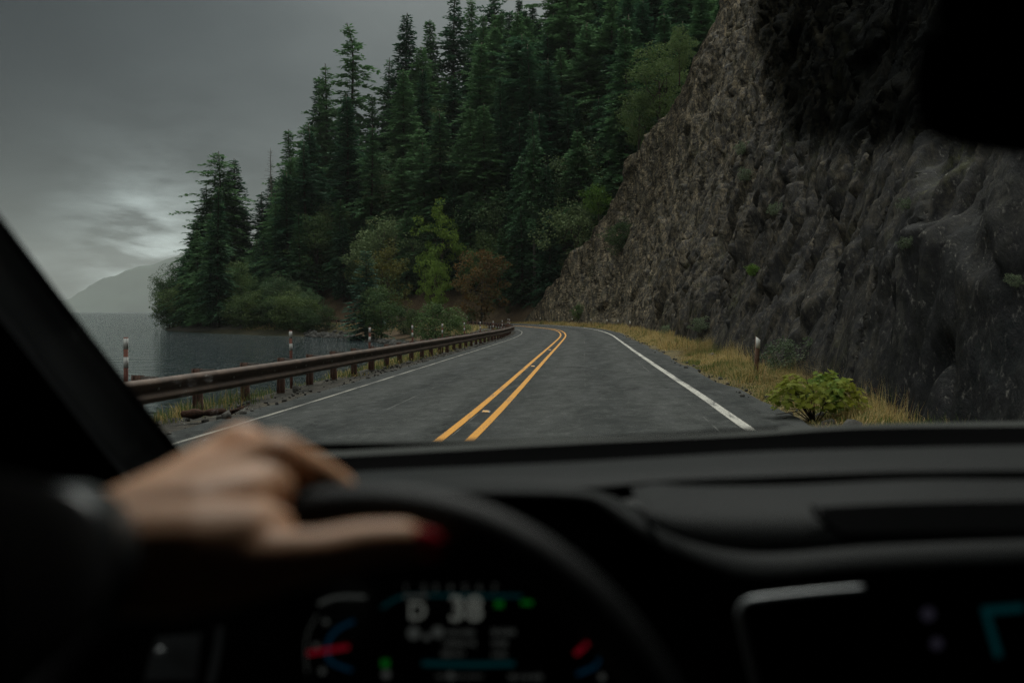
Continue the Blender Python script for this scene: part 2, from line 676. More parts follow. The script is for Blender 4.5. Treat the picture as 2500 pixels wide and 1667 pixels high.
def mat_rock():
    m, nt, out = newmat('fractured rock')
    t = NT(nt)
    uv = t.n('ShaderNodeUVMap').outputs[0]            # u = along the road, v = up the face (metres)
    pos = t.n('ShaderNodeNewGeometry').outputs['Position']
    lean = t.mapping(pos, rot=(R(-57), R(8), 0))       # the joints lean away up the face
    streak = t.noise(1.0, 6, .68, t.mapping(lean, scale=(2.2, .5, 2.2)), dist=.5)
    fine = t.noise(1.0, 5, .75, t.mapping(lean, scale=(9, 2.6, 9)), dist=.3)
    patch = t.noise(.16, 5, .6, pos)
    base = t.ramp(streak, [(.30, (.010, .011, .012)), (.46, (.040, .040, .038)), (.58, (.090, .084, .074)), (.74, (.19, .175, .15))])
    # browner, lichen-dulled rock where the face weathers round the bend, bluer rock close by with shade put into its colour
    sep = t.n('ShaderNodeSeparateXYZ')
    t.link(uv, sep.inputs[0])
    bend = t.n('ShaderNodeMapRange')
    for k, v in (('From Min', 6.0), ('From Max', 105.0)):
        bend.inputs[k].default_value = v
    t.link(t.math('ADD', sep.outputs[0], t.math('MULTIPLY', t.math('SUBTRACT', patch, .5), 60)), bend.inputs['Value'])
    near_shade = t.mix(1.0, base, (.145, .185, .225), 'MULTIPLY')  # near face darkened in its colour to stand for shade
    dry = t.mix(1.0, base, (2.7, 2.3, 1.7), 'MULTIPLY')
    col = t.mix(bend.outputs[0], near_shade, dry)
    dark = t.ramp(fine, [(.32, (.85, .85, .85)), (.56, (0, 0, 0))])
    for sc_, wd, k in ((.8, .030, .9), (2.6, .045, .75)):
        vo = t.n('ShaderNodeTexVoronoi', feature='DISTANCE_TO_EDGE')
        vo.inputs['Scale'].default_value = sc_
        wob = t.n('ShaderNodeVectorMath', operation='ADD')
        t.link(t.mapping(lean, scale=(1.6, .6, 1.6)), wob.inputs[0])
        t.link(t.noise(1.5, 4, .6, pos, out='Color'), wob.inputs[1])
        t.link(wob.outputs[0], vo.inputs['Vector'])
        dark = t.mix(t.ramp(vo.outputs['Distance'], [(0.0, (k, k, k)), (wd * 2, (0, 0, 0))]), dark, (1, 1, 1))
    col = t.mix(dark, col, (.012, .012, .013))
    pale = t.ramp(t.noise(1.0, 6, .8, t.mapping(lean, scale=(12, 4, 12), loc=(7, 1, 0))), [(.57, (0, 0, 0)), (.68, (.55, .55, .55))])
    col = t.mix(pale, col, (.19, .18, .16))
    # moss in patches, pale lichen spots
    moss = t.math('MULTIPLY', t.ramp(t.noise(.35, 5, .6, t.mapping(pos, loc=(20, 4, 3))), [(.56, (0, 0, 0)), (.70, (.8, .8, .8))]),
                  t.ramp(t.noise(4, 5, .7, pos), [(.45, (0, 0, 0)), (.62, (.8, .8, .8))]))
    col = t.mix(moss, col, (.060, .062, .024))
    lich = t.math('MULTIPLY', t.ramp(t.noise(9, 3, .7, pos), [(.66, (0, 0, 0)), (.70, (1, 1, 1))]),
                  t.ramp(t.noise(.5, 3, .6, t.mapping(pos, loc=(2, 8, 5))), [(.52, (0, 0, 0)), (.62, (.28, .28, .28))]))
    col = t.mix(lich, col, (.42, .42, .38))
    h = t.math('ADD', t.math('MULTIPLY', streak, 1.0), t.math('MULTIPLY', fine, .45))
    nm = t.bump(h, .9, .06)
    ro = t.ramp(streak, [(.3, (.65, .65, .65)), (.7, (.9, .9, .9))])
    t.bsdf(out, col, ro, nm, .05)
    return m


def mat_water():
    m, nt, out = newmat('lake water')
    t = NT(nt)
    p = t.n('ShaderNodeNewGeometry').outputs['Position']
    w1 = t.noise(1.0, 5, .62, t.mapping(p, scale=(.7, 1.25, 1), rot=(0, 0, R(12))), dist=.35)
    w2 = t.noise(1.0, 4, .6, t.mapping(p, scale=(.30, .60, 1), rot=(0, 0, R(-10))))
    h = t.math('ADD', t.math('MULTIPLY', w1, .55), t.math('MULTIPLY', w2, 1.6))
    nm = t.bump(h, 1.0, 2.2)
    t.bsdf(out, (.004, .020, .024), .05, nm, .5, IOR=1.333)
    return m


M = {}
M['asphalt'] = mat_asphalt()
M['yellow'] = mat_paint('yellow road paint', (.70, .30, .008), .57)
M['white'] = mat_paint('white road paint', (.55, .53, .47), .53)
M['white_worn'] = mat_paint('worn white road paint', (.36, .34, .29), .50)
M['gravel'] = mat_soil('verge gravel', (.035, .034, .031), (.06, .056, .048), (.10, .085, .06), 2.2)
M['verge'] = mat_soil('dry verge soil', (.08, .065, .035), (.13, .105, .055), (.19, .15, .075), 1.5)
M['soil'] = mat_soil('forest soil', (.020, .022, .012), (.035, .032, .018), (.06, .045, .026), .25)
M['dirt'] = mat_soil('brown cut bank', (.060, .043, .028), (.095, .066, .040), (.14, .105, .065), .5)
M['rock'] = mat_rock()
M['water'] = mat_water()

# ------------------------------------------------------------------ ground
gx = np.concatenate([np.arange(-620, -130, 35), np.arange(-130, 70, 1.6), np.arange(70, 400, 22)])
gy = np.concatenate([np.arange(-260, -24, 24), np.arange(-24, 250, 1.6), np.arange(250, 700, 24)])
GX, GY = np.meshgrid(gx, gy, indexing='ij')
GZ = terrain(GX, GY)
# the lake bed out from the shore, and the land falling away behind the point
GV = np.stack([GX, GY, GZ], -1).reshape(-1, 3)
g_me = mesh_np('ground', GV, gridfaces(len(gx), len(gy)), M['soil'], True)
g_me.materials.append(M['dirt'])
s_, o_ = nearest(GX, GY)
fs, fo = s_.reshape(GX.shape)[:-1, :-1].ravel(), o_.reshape(GX.shape)[:-1, :-1].ravel()
cutm = (fs > 100) & (((fo > 4) & (fo < 12.5)) | ((fo < -4) & (fo > -14) & (fs > 104) & (fs < 134)))
g_me.polygons.foreach_set('material_index', cutm.astype(np.int32))
link('ground', g_me, kind='structure')

# lake
link('lake', mesh_np('lake', [(-8300, -3600, WATER), (8300, -3600, WATER), (8300, 8900, WATER), (-8300, 8900, WATER)], np.array([[0, 1, 2, 3]]), M['water']), kind='structure')

# ------------------------------------------------------------------ road, verges, painted lines
sr = np.arange(-30, 235, .75)


def strip(name, s, offs, dz, mat, parent=None, smooth=True, **kw):
    """sheet along the road; offs (m,) or (n,m) offsets, dz the lift of each column"""
    offs = np.asarray(offs, float)
    if offs.ndim == 1:
        offs = np.broadcast_to(offs, (len(s), len(offs)))
    S = np.broadcast_to(np.asarray(s)[:, None], offs.shape)
    P = rp(S, offs)
    P[..., 2] += dz
    uv = np.stack([offs, S], -1).reshape(-1, 2)
    me = mesh_np(name, P.reshape(-1, 3), gridfaces(len(s), offs.shape[1]), mat, smooth, uv)
    return link(name, me, parent, **kw)


# ragged asphalt edges
el = -3.95 - .10 * fbm(sr / 1.3, sr * 0 + 2, 3, 4) - .05 * vnoise(sr * 3, sr * 0, 8)
er = 4.15 + .22 * fbm(sr / 2.2, sr * 0 + 9, 4, 4)
cols = np.linspace(0, 1, 17)
offs = el[:, None] + (er - el)[:, None] * cols[None]
road = strip('road', sr, offs, .0, M['asphalt'], kind='structure')
sl = np.arange(-12, 175, .4)
for o_c, nm in ((-.18, 'yellow_line'), (.18, 'yellow_line')):
    strip(nm, sl, [o_c - .055, o_c, o_c + .055], .005, M['yellow'], road)
for o_c, w in ((-3.35, .038), (3.35, .065)):
    wob = .012 * vnoise(sl / 2, sl * 0, 5)
    strip('edge_line', sl, o_c + wob[:, None] + np.array([-w, 0, w])[None], .005, M['white'] if o_c > 0 else M['white_worn'], road)

# verges: the gravel ledge under the rail and the grassy strip below the rock
svg = np.arange(-24, 190, .5)
ov = np.array([-3.7, -4.0, -4.4, -4.9, -5.4, -6.0, -7.0, -8.2, -9.6])
zv = np.array([-.03, -.05, -.07, -.10, -.13, -.32, -.72, -1.10, -1.7])
SV, OV = np.meshgrid(svg, ov, indexing='ij')
zj = zv[None] + .10 * fbm(SV / .8, OV / .8, 21, 3) * np.clip((-OV - 4.0), 0, 1) + .02 * vnoise(SV * 3, OV * 3, 2)
strip('verge', svg, OV, zj, M['gravel'], kind='structure')
orr = np.array([3.9, 4.2, 4.5, 4.9, 5.4, 5.9, 6.5, 7.4])
zrr = np.array([-.03, -.06, -.05, -.03, -.10, -.18, -.05, .25])
SV, OV = np.meshgrid(svg[svg < 130], orr, indexing='ij')
zj = zrr[None] + .14 * fbm(SV / .9, OV / .9, 31, 3) * np.clip(OV - 4.1, 0, 1)
strip('verge', svg[svg < 130], OV, zj, M['verge'], kind='structure')
SV, OV = np.meshgrid(svg[svg > 100], np.array([3.9, 4.4, 5.0, 5.8, 6.6, 7.5]), indexing='ij')
zj = np.array([-.04, -.10, -.08, -.03, .35, 1.0])[None] + .3 * fbm(SV / 1.4, OV / 1.4, 41, 4) * np.clip(OV - 4.3, 0, 1)
strip('verge', svg[svg > 100], OV, zj, M['dirt'], kind='structure')

# ------------------------------------------------------------------ cliff
def spaced(a, b, f):
    out = [a]
    while out[-1] < b:
        out.append(out[-1] + f(out[-1]))
    return np.array(out)


cs = spaced(-4, 121, lambda s: .060 + .0014 * max(s, 0))
NTV = 420
u = np.linspace(0, 1, NTV)
Tm = np.interp(cs, CS, CT)
top = Tm + .25 * fbm(cs / 2.0, cs * 0, 77, 4) * np.clip(Tm, 0, 6)
UT = np.where(u < .9, u / .9, 1.0)                    # the last tenth bends over the crest
TT = np.maximum(top[:, None], .02) * UT[None] ** 1.15
EX = np.maximum(u - .9, 0)[None] / .1 * 9.0            # run back over the top
SS = np.broadcast_to(cs[:, None], TT.shape)
o_face = cl_base(SS) + back(TT) + EX
P = rp(SS, o_face)
P[..., 2] = road_z(SS) - .28 + TT + EX * .45
# broken relief, pushed out along the slope's outward normal
sn = np.stack([np.interp(SS, RS, RN[:, 0]), np.interp(SS, RS, RN[:, 1])], -1)
ca, sa = math.cos(R(57)), math.sin(R(57))
a1, b1 = SS * ca + TT * sa, -SS * sa + TT * ca        # a1 runs with the joints, b1 across them
wx, wy = .9 * fbm(SS / 3, TT / 3, 55, 3), .9 * fbm(SS / 3, TT / 3, 65, 3)
D = .95 * fbm(SS / 11, TT / 11, 11, 3)
D += .75 * facets(a1 / 6.0 + wx * .3, b1 / 2.6 + wy * .3, 100, 1.5, 60)
D += .42 * facets(a1 / 4.2 + wx * .2, b1 / 1.25 + wy * .2, 200, 2.0, 220)
D += .16 * facets(a1 / 1.9 + wx * .3, b1 / .62 + wy * .3, 250, 2.2)
for sd_, dep_, wd_ in ((801, .45, .035), (811, .30, .03), (821, .22, .025)):
    D -= dep_ * np.exp(-(fbm(a1 / 9 + sd_, b1 / 2.0, sd_, 3) / wd_) ** 2)
D += .075 * facets(a1 / 1.0 + wx * .6, b1 / .40 + wy * .6, 300, 2.2)
D += .045 * facets(a1 / .42 + wx, b1 / .18 + wy, 400, 2.2)
D += .025 * facets(a1 / .2, b1 / .10, 450, 2.0)
D = D + .25
fade = np.clip(TT / 2.5, .2, 1) * np.clip(Tm / 5, .12, 1)[:, None]
D = D * fade * np.interp(SS, [0, 12, 35], [.55, .65, 1.0])
P[..., 0] -= sn[..., 0] * D
P[..., 1] -= sn[..., 1] * D
P[..., 2] += .35 * D
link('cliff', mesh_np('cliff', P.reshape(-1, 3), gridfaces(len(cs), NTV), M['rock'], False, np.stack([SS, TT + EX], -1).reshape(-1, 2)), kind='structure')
CLIFF = P

# ------------------------------------------------------------------ hills across the lake
M['hill'] = mat_soil('far wooded hill', (.03, .045, .035), (.04, .06, .045), (.05, .07, .05), .004)


def far_ridge(pts, depth, seed):
    """wooded ridge: crest given by photo pixels at a depth, falling to the water"""
    xs = np.linspace(pts[0][0], pts[-1][0], 260)
    ys = np.interp(xs, [p[0] for p in pts], [p[1] for p in pts])
    ys = ys - 13 * fbm(xs / 90, xs * 0, seed, 4) - 4.0 * np.abs(vnoise(xs / 4, xs * 0, seed + 5)) - 2.5 * vnoise(xs / 2, xs * 0 + 3, seed + 6)
    C = np.array([at(a, b, depth) for a, b in zip(xs, ys)])
    rows = []
    for k, f in enumerate(np.linspace(0, 1, 14)):
        r = C.copy()
        r[:, 2] = WATER - 1 + (C[:, 2] - WATER) * f
        r[:, 1] = depth - 420 * (1 - f) + 40 * fbm(xs / 60, xs * 0 + k * .35, seed + 9, 3)
        r[:, 0] *= r[:, 1] / depth
        rows.append(r)
    bk = C.copy()
    bk[:, 1] += 500
    bk[:, 2] = WATER - 1
    rows.append(bk)
    V = np.stack(rows, 0)
    return mesh_np('hill', V.reshape(-1, 3), gridfaces(len(rows), len(xs)), M['hill'], True)


link('hill', far_ridge([(-900, 625), (-500, 650), (-150, 700), (90, 748), (170, 730), (240, 693), (300, 668), (380, 645), (470, 620), (600, 612), (760, 620), (1100, 640), (1400, 690)], 7000, 3), kind='structure')

hz, nt, out = newmat('haze')
pv = nt.nodes.new('ShaderNodeVolumePrincipled')
pv.inputs['Color'].default_value = (.96, 1.0, .98, 1)
pv.inputs['Density'].default_value = .00007
pv.inputs['Anisotropy'].default_value = .0
nt.links.new(pv.outputs[0], out.inputs['Volume'])
b = MB().box((0, 2600, 290), 17000, 13000, 600)
b.build('haze', hz, kind='stuff')
bpy.data.objects['haze'].location.z = -1.0


# ------------------------------------------------------------------ tree builders
M['bark'] = simple('dark bark', (.045, .035, .027), (.09, .075, .06), 3, .95, .1, .03, 12)
M['greybark'] = simple('weathered grey wood', (.13, .12, .105), (.22, .20, .18), 4, .9, .1, .02, 15)
M['fir'] = foliage('fir needles', (.034, .086, .046), (.092, .185, .076), .9, .32)
M['fir_soft'] = foliage('young fir needles', (.038, .096, .050), (.085, .180, .080), .3, .25)
M['spruce'] = foliage('blue green needles', (.040, .095, .066), (.080, .165, .105), .2, .25)
M['leaf'] = foliage('broad leaves', (.040, .078, .030), (.11, .165, .058), .6, .30)
M['madrone'] = foliage('dull grey green leaves', (.045, .085, .038), (.12, .165, .070), .5, .25)
M['maple'] = foliage('bright maple leaves', (.075, .150, .028), (.19, .28, .052), .2, .34)
M['rust'] = foliage('browning maple leaves', (.10, .063, .024), (.22, .125, .042), .2, .30, alt=(.05, .08, .03))
M['olive'] = foliage('yellowing leaves', (.07, .075, .022), (.15, .135, .035), .2, .30, alt=(.05, .09, .03))
M['shrub'] = foliage('shore shrub leaves', (.030, .058, .022), (.095, .135, .045), .6, .30)
M['sage'] = foliage('grey green cliff plants', (.07, .10, .06), (.16, .20, .12), .3, .25)
M['vine'] = foliage('yellow green maple leaves', (.14, .17, .022), (.36, .34, .040), .2, .42, alt=(.08, .18, .03))
M['lime'] = foliage('fresh green leaves', (.06, .13, .02), (.14, .24, .04), .2, .35)


def kites(B, Dv, N, L, W):
    """kite-shaped sprays: base B, direction Dv, normal N, length L, width W"""
    Sd = np.cross(Dv, N)
    Sd /= np.linalg.norm(Sd, axis=1)[:, None] + 1e-9
    p0, p2 = B, B + Dv * L[:, None]
    m = B + Dv * (L * .42)[:, None]
    p1, p3 = m + Sd * W[:, None], m - Sd * W[:, None]
    V = np.stack([p0, p1, p2, p3], 1).reshape(-1, 3)
    F = np.arange(len(B) * 4).reshape(-1, 4)
    return V, F


def conifer(seed, h=30., rad=4.4, base=.08, irr=.3, droop=.28, step=.42, nb=7, spray=.60, flag=False, power=.8, seg=.27, gap=0.0, bare=False):
    g = NEXT(seed)
    # trunk with a slight lean and bend
    zt = np.linspace(-1.5, h, 14)
    bx = .010 * h * np.sin(zt / h * 3 + g.uniform(0, 6)) * (zt / h)
    by = .010 * h * np.sin(zt / h * 4 + g.uniform(0, 6)) * (zt / h)
    if flag:
        bx = bx + np.where(zt > .9 * h, -(zt - .9 * h) * .25, 0)
    trunk = MB().tube(np.stack([bx, by, zt], 1), np.linspace(.0135 * h, .0016 * h, 14) * (1.0 if not bare else .8), 7)
    zs, z = [], base * h
    while z < h * .985:
        zs.append(z)
        z += step * (1.15 - .6 * (z / h)) * g.uniform(.7, 1.3)
    Bs, Ds, Ns, Ls, Ws = [], [], [], [], []
    gapc = g.uniform(0, 6.28, 12)
    for z in zs:
        tr = (z / h - base) / (1 - base)
        prof = (1 - tr) ** power * min(1.0, .55 + tr * 3.0)
        ring = 1 + irr * .7 * np.clip(g.normal(), -1.3, 1.2)
        cx, cy = np.interp(z, zt, bx), np.interp(z, zt, by)
        n = max(3, int(nb * (.7 + .5 * (1 - tr))))
        a0 = g.uniform(0, 6.28)
        for k in range(n):
            if g.random() < gap:
                continue
            a = a0 + k * 6.283 / n + g.normal() * .25
            Lb = max(.35, rad * prof * ring * (1 + irr * np.clip(g.normal(), -1.5, 1.0)) * g.uniform(.75, 1.1)) + .12
            el = -.22 + .75 * tr ** 1.3 + g.normal() * .10
            ns = max(2, int(Lb / seg))
            u = (np.arange(ns) + .5 + g.uniform(-.3, .3, ns)) / ns
            if bare:
                m = MB()
                uu = np.linspace(0, 1, 4)
                pts = np.stack([cx + np.cos(a) * Lb * uu, cy + np.sin(a) * Lb * uu, z + Lb * (el * uu - droop * uu ** 2)], 1)
                trunk.tube(pts, np.linspace(.035, .012, 4), 3, False)
                for w in range(int(Lb * 2)):
                    q = pts[1] + (pts[3] - pts[1]) * g.random()
                    e = q + g.normal(size=3) * .28
                    trunk.tube([q, e], [.014, .008], 3, False)
                continue
            dr = np.array([math.cos(a), math.sin(a), 0])
            pr = np.array([-math.sin(a), math.cos(a), 0])
            sp = np.stack([cx + dr[0] * Lb * u, cy + dr[1] * Lb * u, z + Lb * (el * u - droop * u * u)], 1)
            for side in (-1, 1, 0):
                sz = spray * g.uniform(.6, 1.25, ns) * (.75 + .5 * np.sin(np.clip(u, 0, 1) * 3.0)) * (.55 + .45 * min(1, Lb / 2.4))
                ang = g.uniform(.65, 1.15, ns) if side else g.uniform(-.2, .2, ns)
                d = dr[None] * np.cos(ang)[:, None] + pr[None] * (side * np.sin(ang))[:, None]
                d = d + np.array([0, 0, 1.])[None] * (g.uniform(-.55, .12, ns) + el * .5)[:, None]
                d /= np.linalg.norm(d, axis=1)[:, None]
                nn = np.array([0, 0, 1.])[None] + g.normal(size=(ns, 3)) * .38
                Bs.append(sp + g.normal(size=(ns, 3)) * .06)
                Ds.append(d)
                Ns.append(nn)
                Ls.append(sz * (1.2 if side else 1.0))
                Ws.append(sz * g.uniform(.20, .34, ns))
    if bare:
        return trunk, None
    B = np.vstack(Bs)
    V, F = kites(B, np.vstack(Ds), np.vstack(Ns), np.concatenate(Ls), np.concatenate(Ws))
    return trunk, (V, F)


def broadleaf(seed, h=14., rx=5., rz=None, cz=.58, clumps=60, per=90, leaf=.26, cr=1.25, low=.15, squash=.75, trunk_r=.018, limbs=9):
    """trunk and limbs, leaf clumps through an uneven ellipsoid"""
    g = NEXT(seed)
    rz = rz or h * .45
    trunk = MB()
    zt = np.linspace(-.8, h * cz, 7)
    bend = g.uniform(-.06, .06, 2) * h
    tp = np.stack([bend[0] * (zt / h) ** 2, bend[1] * (zt / h) ** 2, zt], 1)
    trunk.tube(tp, np.linspace(trunk_r * h, trunk_r * h * .5, 7), 7)
    C = []
    while len(C) < clumps:
        p = g.normal(size=3)
        p /= np.linalg.norm(p)
        r = g.uniform(.35, 1.0) ** .6
        w = 1 + .28 * math.sin(3 * math.atan2(p[1], p[0]) + seed) + .18 * g.normal()
        q = np.array([p[0] * rx * r * w, p[1] * rx * r * w, h * cz + p[2] * rz * r])
        if q[2] > h * low:
            C.append(q)
    C = np.array(C)
    C[:, 2] += (h - cr * .4) - max(C[:, 2].max() + cr * .3, .1)
    for k in range(limbs):
        c = C[g.integers(len(C))]
        s = tp[g.integers(2, 7)]
        mid = (s + c) / 2 + g.normal(size=3) * .06 * h
        trunk.tube([s, mid, c], [trunk_r * h * .45, trunk_r * h * .28, trunk_r * h * .1], 5)
    n = clumps * per
    cc = np.repeat(C, per, 0)
    sizes = np.repeat(g.uniform(.65, 1.25, clumps), per)
    d = g.normal(size=(n, 3))
    d /= np.linalg.norm(d, axis=1)[:, None]
    rr = g.uniform(.25, 1, n) ** .45
    P = cc + d * (rr * cr * sizes)[:, None] * [1, 1, squash]
    dv = d * .7 + g.normal(size=(n, 3)) * .6 + [0, 0, -.25]
    dv /= np.linalg.norm(dv, axis=1)[:, None]
    nn = d * .5 + [0, 0, .7] + g.normal(size=(n, 3)) * .5
    L = leaf * g.uniform(.7, 1.3, n)
    V, F = kites(P, dv, nn, L, L * .42)
    return trunk, (V, F)


TREES = {}


def variant(key, tr, bark, leafmat, h):
    trunk, cr = tr
    TREES[key] = (trunk.mesh('trunk', bark, True), mesh_np('crown', cr[0], cr[1], leafmat) if cr else None, h)


variant('fir_a', conifer(1), M['bark'], M['fir'], 30)
variant('fir_b', conifer(2, rad=3.5, irr=.35, nb=7), M['bark'], M['fir'], 30)
variant('fir_c', conifer(3, rad=4.3, irr=.55, droop=.34, step=.50, gap=.12), M['bark'], M['fir'], 30)
variant('fir_d', conifer(4, rad=5.4, irr=.38, nb=7), M['bark'], M['fir'], 30)
variant('fir_flag', conifer(5, rad=4.4, irr=.5, droop=.40, step=.55, gap=.14, flag=True, power=.7, base=.05), M['bark'], M['fir'], 30)
variant('fir_ragged', conifer(6, rad=4.6, irr=.55, droop=.30, step=.45, gap=.08, power=.5, base=.05), M['bark'], M['fir'], 30)
variant('fir_soft', conifer(7, rad=4.6, irr=.25, nb=7, spray=.55, seg=.32), M['bark'], M['fir_soft'], 30)
variant('fir_bare', conifer(8, rad=4.0, irr=.4, base=.42, nb=6, power=.6), M['greybark'], M['fir_soft'], 30)
variant('spruce', conifer(9, h=14., rad=2.9, irr=.18, droop=.10, step=.30, nb=7, spray=.42, seg=.24, base=.04), M['bark'], M['spruce'], 14)
variant('snag', conifer(10, h=22., rad=2.2, irr=.5, droop=.2, step=.5, nb=4, bare=True, base=.25), M['greybark'], M['fir'], 22)
variant('madrone', broadleaf(11, 14, 4.6, 5.5, clumps=80, per=80, leaf=.24, cr=1.3), M['bark'], M['madrone'], 14)
variant('leaf_a', broadleaf(12, 14, 4.4, 6.0, clumps=90, per=80, leaf=.26, cr=1.2), M['bark'], M['leaf'], 14)
variant('leaf_b', broadleaf(13, 14, 5.2, 5.5, clumps=90, per=80, leaf=.26, cr=1.3), M['bark'], M['madrone'], 14)
variant('maple', broadleaf(14, 14, 4.6, 6.0, clumps=70, per=80, leaf=.30, cr=1.15, squash=.45), M['bark'], M['maple'], 14)
variant('rust', broadleaf(15, 10, 3.9, 4.4, clumps=75, per=85, leaf=.24, cr=1.0, squash=.5), M['bark'], M['rust'], 10)
variant('olive', broadleaf(16, 11, 2.9, 5.0, clumps=75, per=80, leaf=.22, cr=.9, squash=.6), M['bark'], M['olive'], 11)
variant('shrub_a', broadleaf(17, 6, 2.9, 2.9, cz=.45, clumps=60, per=80, leaf=.20, cr=.85, low=0), M['bark'], M['shrub'], 6)
variant('shrub_b', broadleaf(18, 6, 2.4, 3.1, cz=.45, clumps=60, per=80, leaf=.18, cr=.75, low=0), M['bark'], M['shrub'], 6)
variant('willow', broadleaf(19, 3.4, 1.35, 1.7, cz=.45, clumps=70, per=70, leaf=.11, cr=.42, low=0, trunk_r=.012), M['bark'], M['leaf'], 3.4)
variant('tallbush', broadleaf(20, 8, 2.3, 3.6, cz=.5, clumps=90, per=75, leaf=.17, cr=.75, low=.02), M['bark'], M['leaf'], 8)
variant('limebush', broadleaf(21, 4, 1.7, 1.8, cz=.5, clumps=50, per=60, leaf=.16, cr=.6, low=0), M['bark'], M['lime'], 4)
variant('sagebush', broadleaf(22, 1.2, .55, .55, cz=.5, clumps=40, per=45, leaf=.055, cr=.17, low=0, trunk_r=.01), M['bark'], M['sage'], 1.2)

TREE_SPOTS = []


def tree(key, name, p, h, label, cat='tree', group=None, width=1.0, rot=None, tilt=0.0):
    tm, cm, h0 = TREES[key]
    root = link(name, None, None, label, cat, group)
    root.location = p
    sc = h / h0
    root.scale = (sc * width, sc * width, sc)
    rz = random.Random(hash((round(p[0], 2), round(p[1], 2), key)) & 0xffff).uniform(0, 6.28) if rot is None else rot
    root.rotation_euler = (0, tilt, rz)
    link('trunk', tm, root)
    if cm:
        link('crown', cm, root)
    TREE_SPOTS.append((p[0], p[1], h))
    return root


def tree_px(key, name, px, top, d, label, cat='tree', group=None, width=1.0, rot=None, sink=0.0, base=None):
    """a tree whose top stands at photo pixel (px,top), rooted in the ground at depth d"""
    t = at(px, top, d)
    z = float(terrain(np.array([t[0]]), np.array([t[1]]))[0]) - sink if base is None else at(px, base, d)[2]
    z = max(z, WATER + .1)
    return tree(key, name, (t[0], t[1], z), max(t[2] - z, .8), label, cat, group, width, rot)


# ---- firs that can be told apart against the sky, from the point up the ridge
for a in [
    ('fir_ragged', 533, 369, 176, 'tall dark fir with a thin ragged tip at the outer end of the wooded point', .80),
    ('fir_a', 570, 386, 181, 'dense round-topped fir just behind the ragged-tipped fir on the point', .85),
    ('fir_a', 505, 455, 174, 'dense fir left of the ragged-tipped fir on the point', 1.05),
    ('fir_d', 548, 430, 186, 'broad fir filling between the two tallest firs of the point', .95),
    ('fir_a', 592, 500, 182, 'dense fir at the right edge of the point group, above the gap', .9),
    ('fir_d', 668, 430, 190, 'broad fir below the dead grey snag', .9),
    ('fir_d', 735, 380, 186, 'broad fir below the slim pointed fir', .95),
    ('fir_d', 840, 250, 190, 'broad dark fir at the foot of the tallest fir', .95),
    ('fir_d', 960, 240, 190, 'broad dark fir below the shoulder fir', .95),
    ('fir_d', 476, 540, 172, 'shorter dark fir leaning out over the water at the tip of the point', .8),
    ('fir_c', 636, 470, 184, 'fir with long flat boughs reaching into the gap beside the point', 1.0),
    ('fir_b', 710, 316, 186, 'slim pointed fir right of the dead grey snag', .85),
    ('fir_ragged', 752, 300, 192, 'ragged fir between the slim pointed fir and the twin-topped fir', .8),
    ('fir_c', 792, 157, 196, 'twin-topped fir just below the tall fir with the bent tip', .75),
    ('fir_b', 778, 190, 200, 'narrow fir crowding against the twin-topped fir', .8),
    ('fir_flag', 855, 55, 194, 'tallest open-branched fir against the sky, its tip bent to the left', .78),
    ('fir_b', 905, 232, 190, 'low fir in the notch of sky between the two tallest spires', .8),
    ('fir_c', 950, 140, 198, 'shoulder fir left of the broad pointed spire on the ridge', .75),
    ('fir_a', 995, 33, 198, 'broad pointed fir spire standing right of the notch of sky', .80),
    ('fir_b', 1056, 48, 205, 'blunt fir right beside the broad pointed spire', .85),
    ('fir_c', 1110, -18, 205, 'open-branched fir cut by the top edge of the picture', .8),
    ('fir_a', 1150, -5, 212, 'small pointed fir between taller ones along the top edge', .7),
    ('fir_ragged', 1205, -8, 200, 'ragged fir on the ridge under the last gap of pale sky', .8),
    ('fir_b', 1270, 0, 205, 'pointed fir closing the right end of the skyline', .8),
]:
    tree_px(a[0], 'fir_tree', a[1], a[2], a[3], a[4], width=a[5] * 1.5, group='firs against the sky')
tree_px('snag', 'dead_fir_tree', 664, 362, 186, 'thin bare grey dead fir showing against the sky', width=1.0)

# ---- trees that stand out within the forest
tree_px('fir_soft', 'fir_tree', 1222, 185, 142, 'soft pale green fir rising in the middle of the forest', width=.9)
tree_px('fir_soft', 'fir_tree', 1300, 268, 130, 'broad soft green fir above the rust coloured maple', width=1.0)
for px, top, d, lab in [(1305, 330, 127, 'straight grey-trunked fir, the tallest bare trunk beside the road bend'),
                        (1273, 380, 129, 'thinner grey-trunked fir left of the tallest bare trunk'),
                        (1262, 420, 131, 'dim grey-trunked fir, leftmost of the bare trunks by the bend'),
                        (1336, 400, 126, 'slender grey-trunked fir right of the tallest bare trunk')]:
    tree_px('fir_bare', 'fir_tree', px, top, d, lab, width=.8, group='bare trunked firs by the bend')
tree_px('snag', 'dead_fir_tree', 1342, 640, 124, 'short leaning dead trunk at the foot of the forest by the bend')
tree_px('maple', 'maple_tree', 1078, 480, 133, 'bright yellow-green maple, upper boughs lit in the dark forest', width=.62)
tree_px('maple', 'maple_tree', 1062, 600, 126, 'lower bright green maple leaning out under the upper one', width=.55)
tree_px('rust', 'maple_tree', 1175, 605, 118, 'rust orange maple above the cut bank', width=.85)
tree_px('olive', 'maple_tree', 945, 580, 124, 'yellowing maple behind the blue green spruce')
tree_px('spruce', 'spruce_tree', 893, 612, 104, 'young blue green spruce standing at the water edge', width=1.5)
tree_px('tallbush', 'alder_tree', 930, 682, 101, 'bushy green alder hugging the right side of the spruce', width=1.15)
tree_px('willow', 'willow_bush', 1062, 738, 72, 'rounded light green willow bush behind the guardrail', cat='bush', width=1.15, sink=.1)
tree_px('willow', 'willow_bush', 1110, 768, 80, 'low weedy bush between the willow and the rail end', cat='bush', width=1.2)
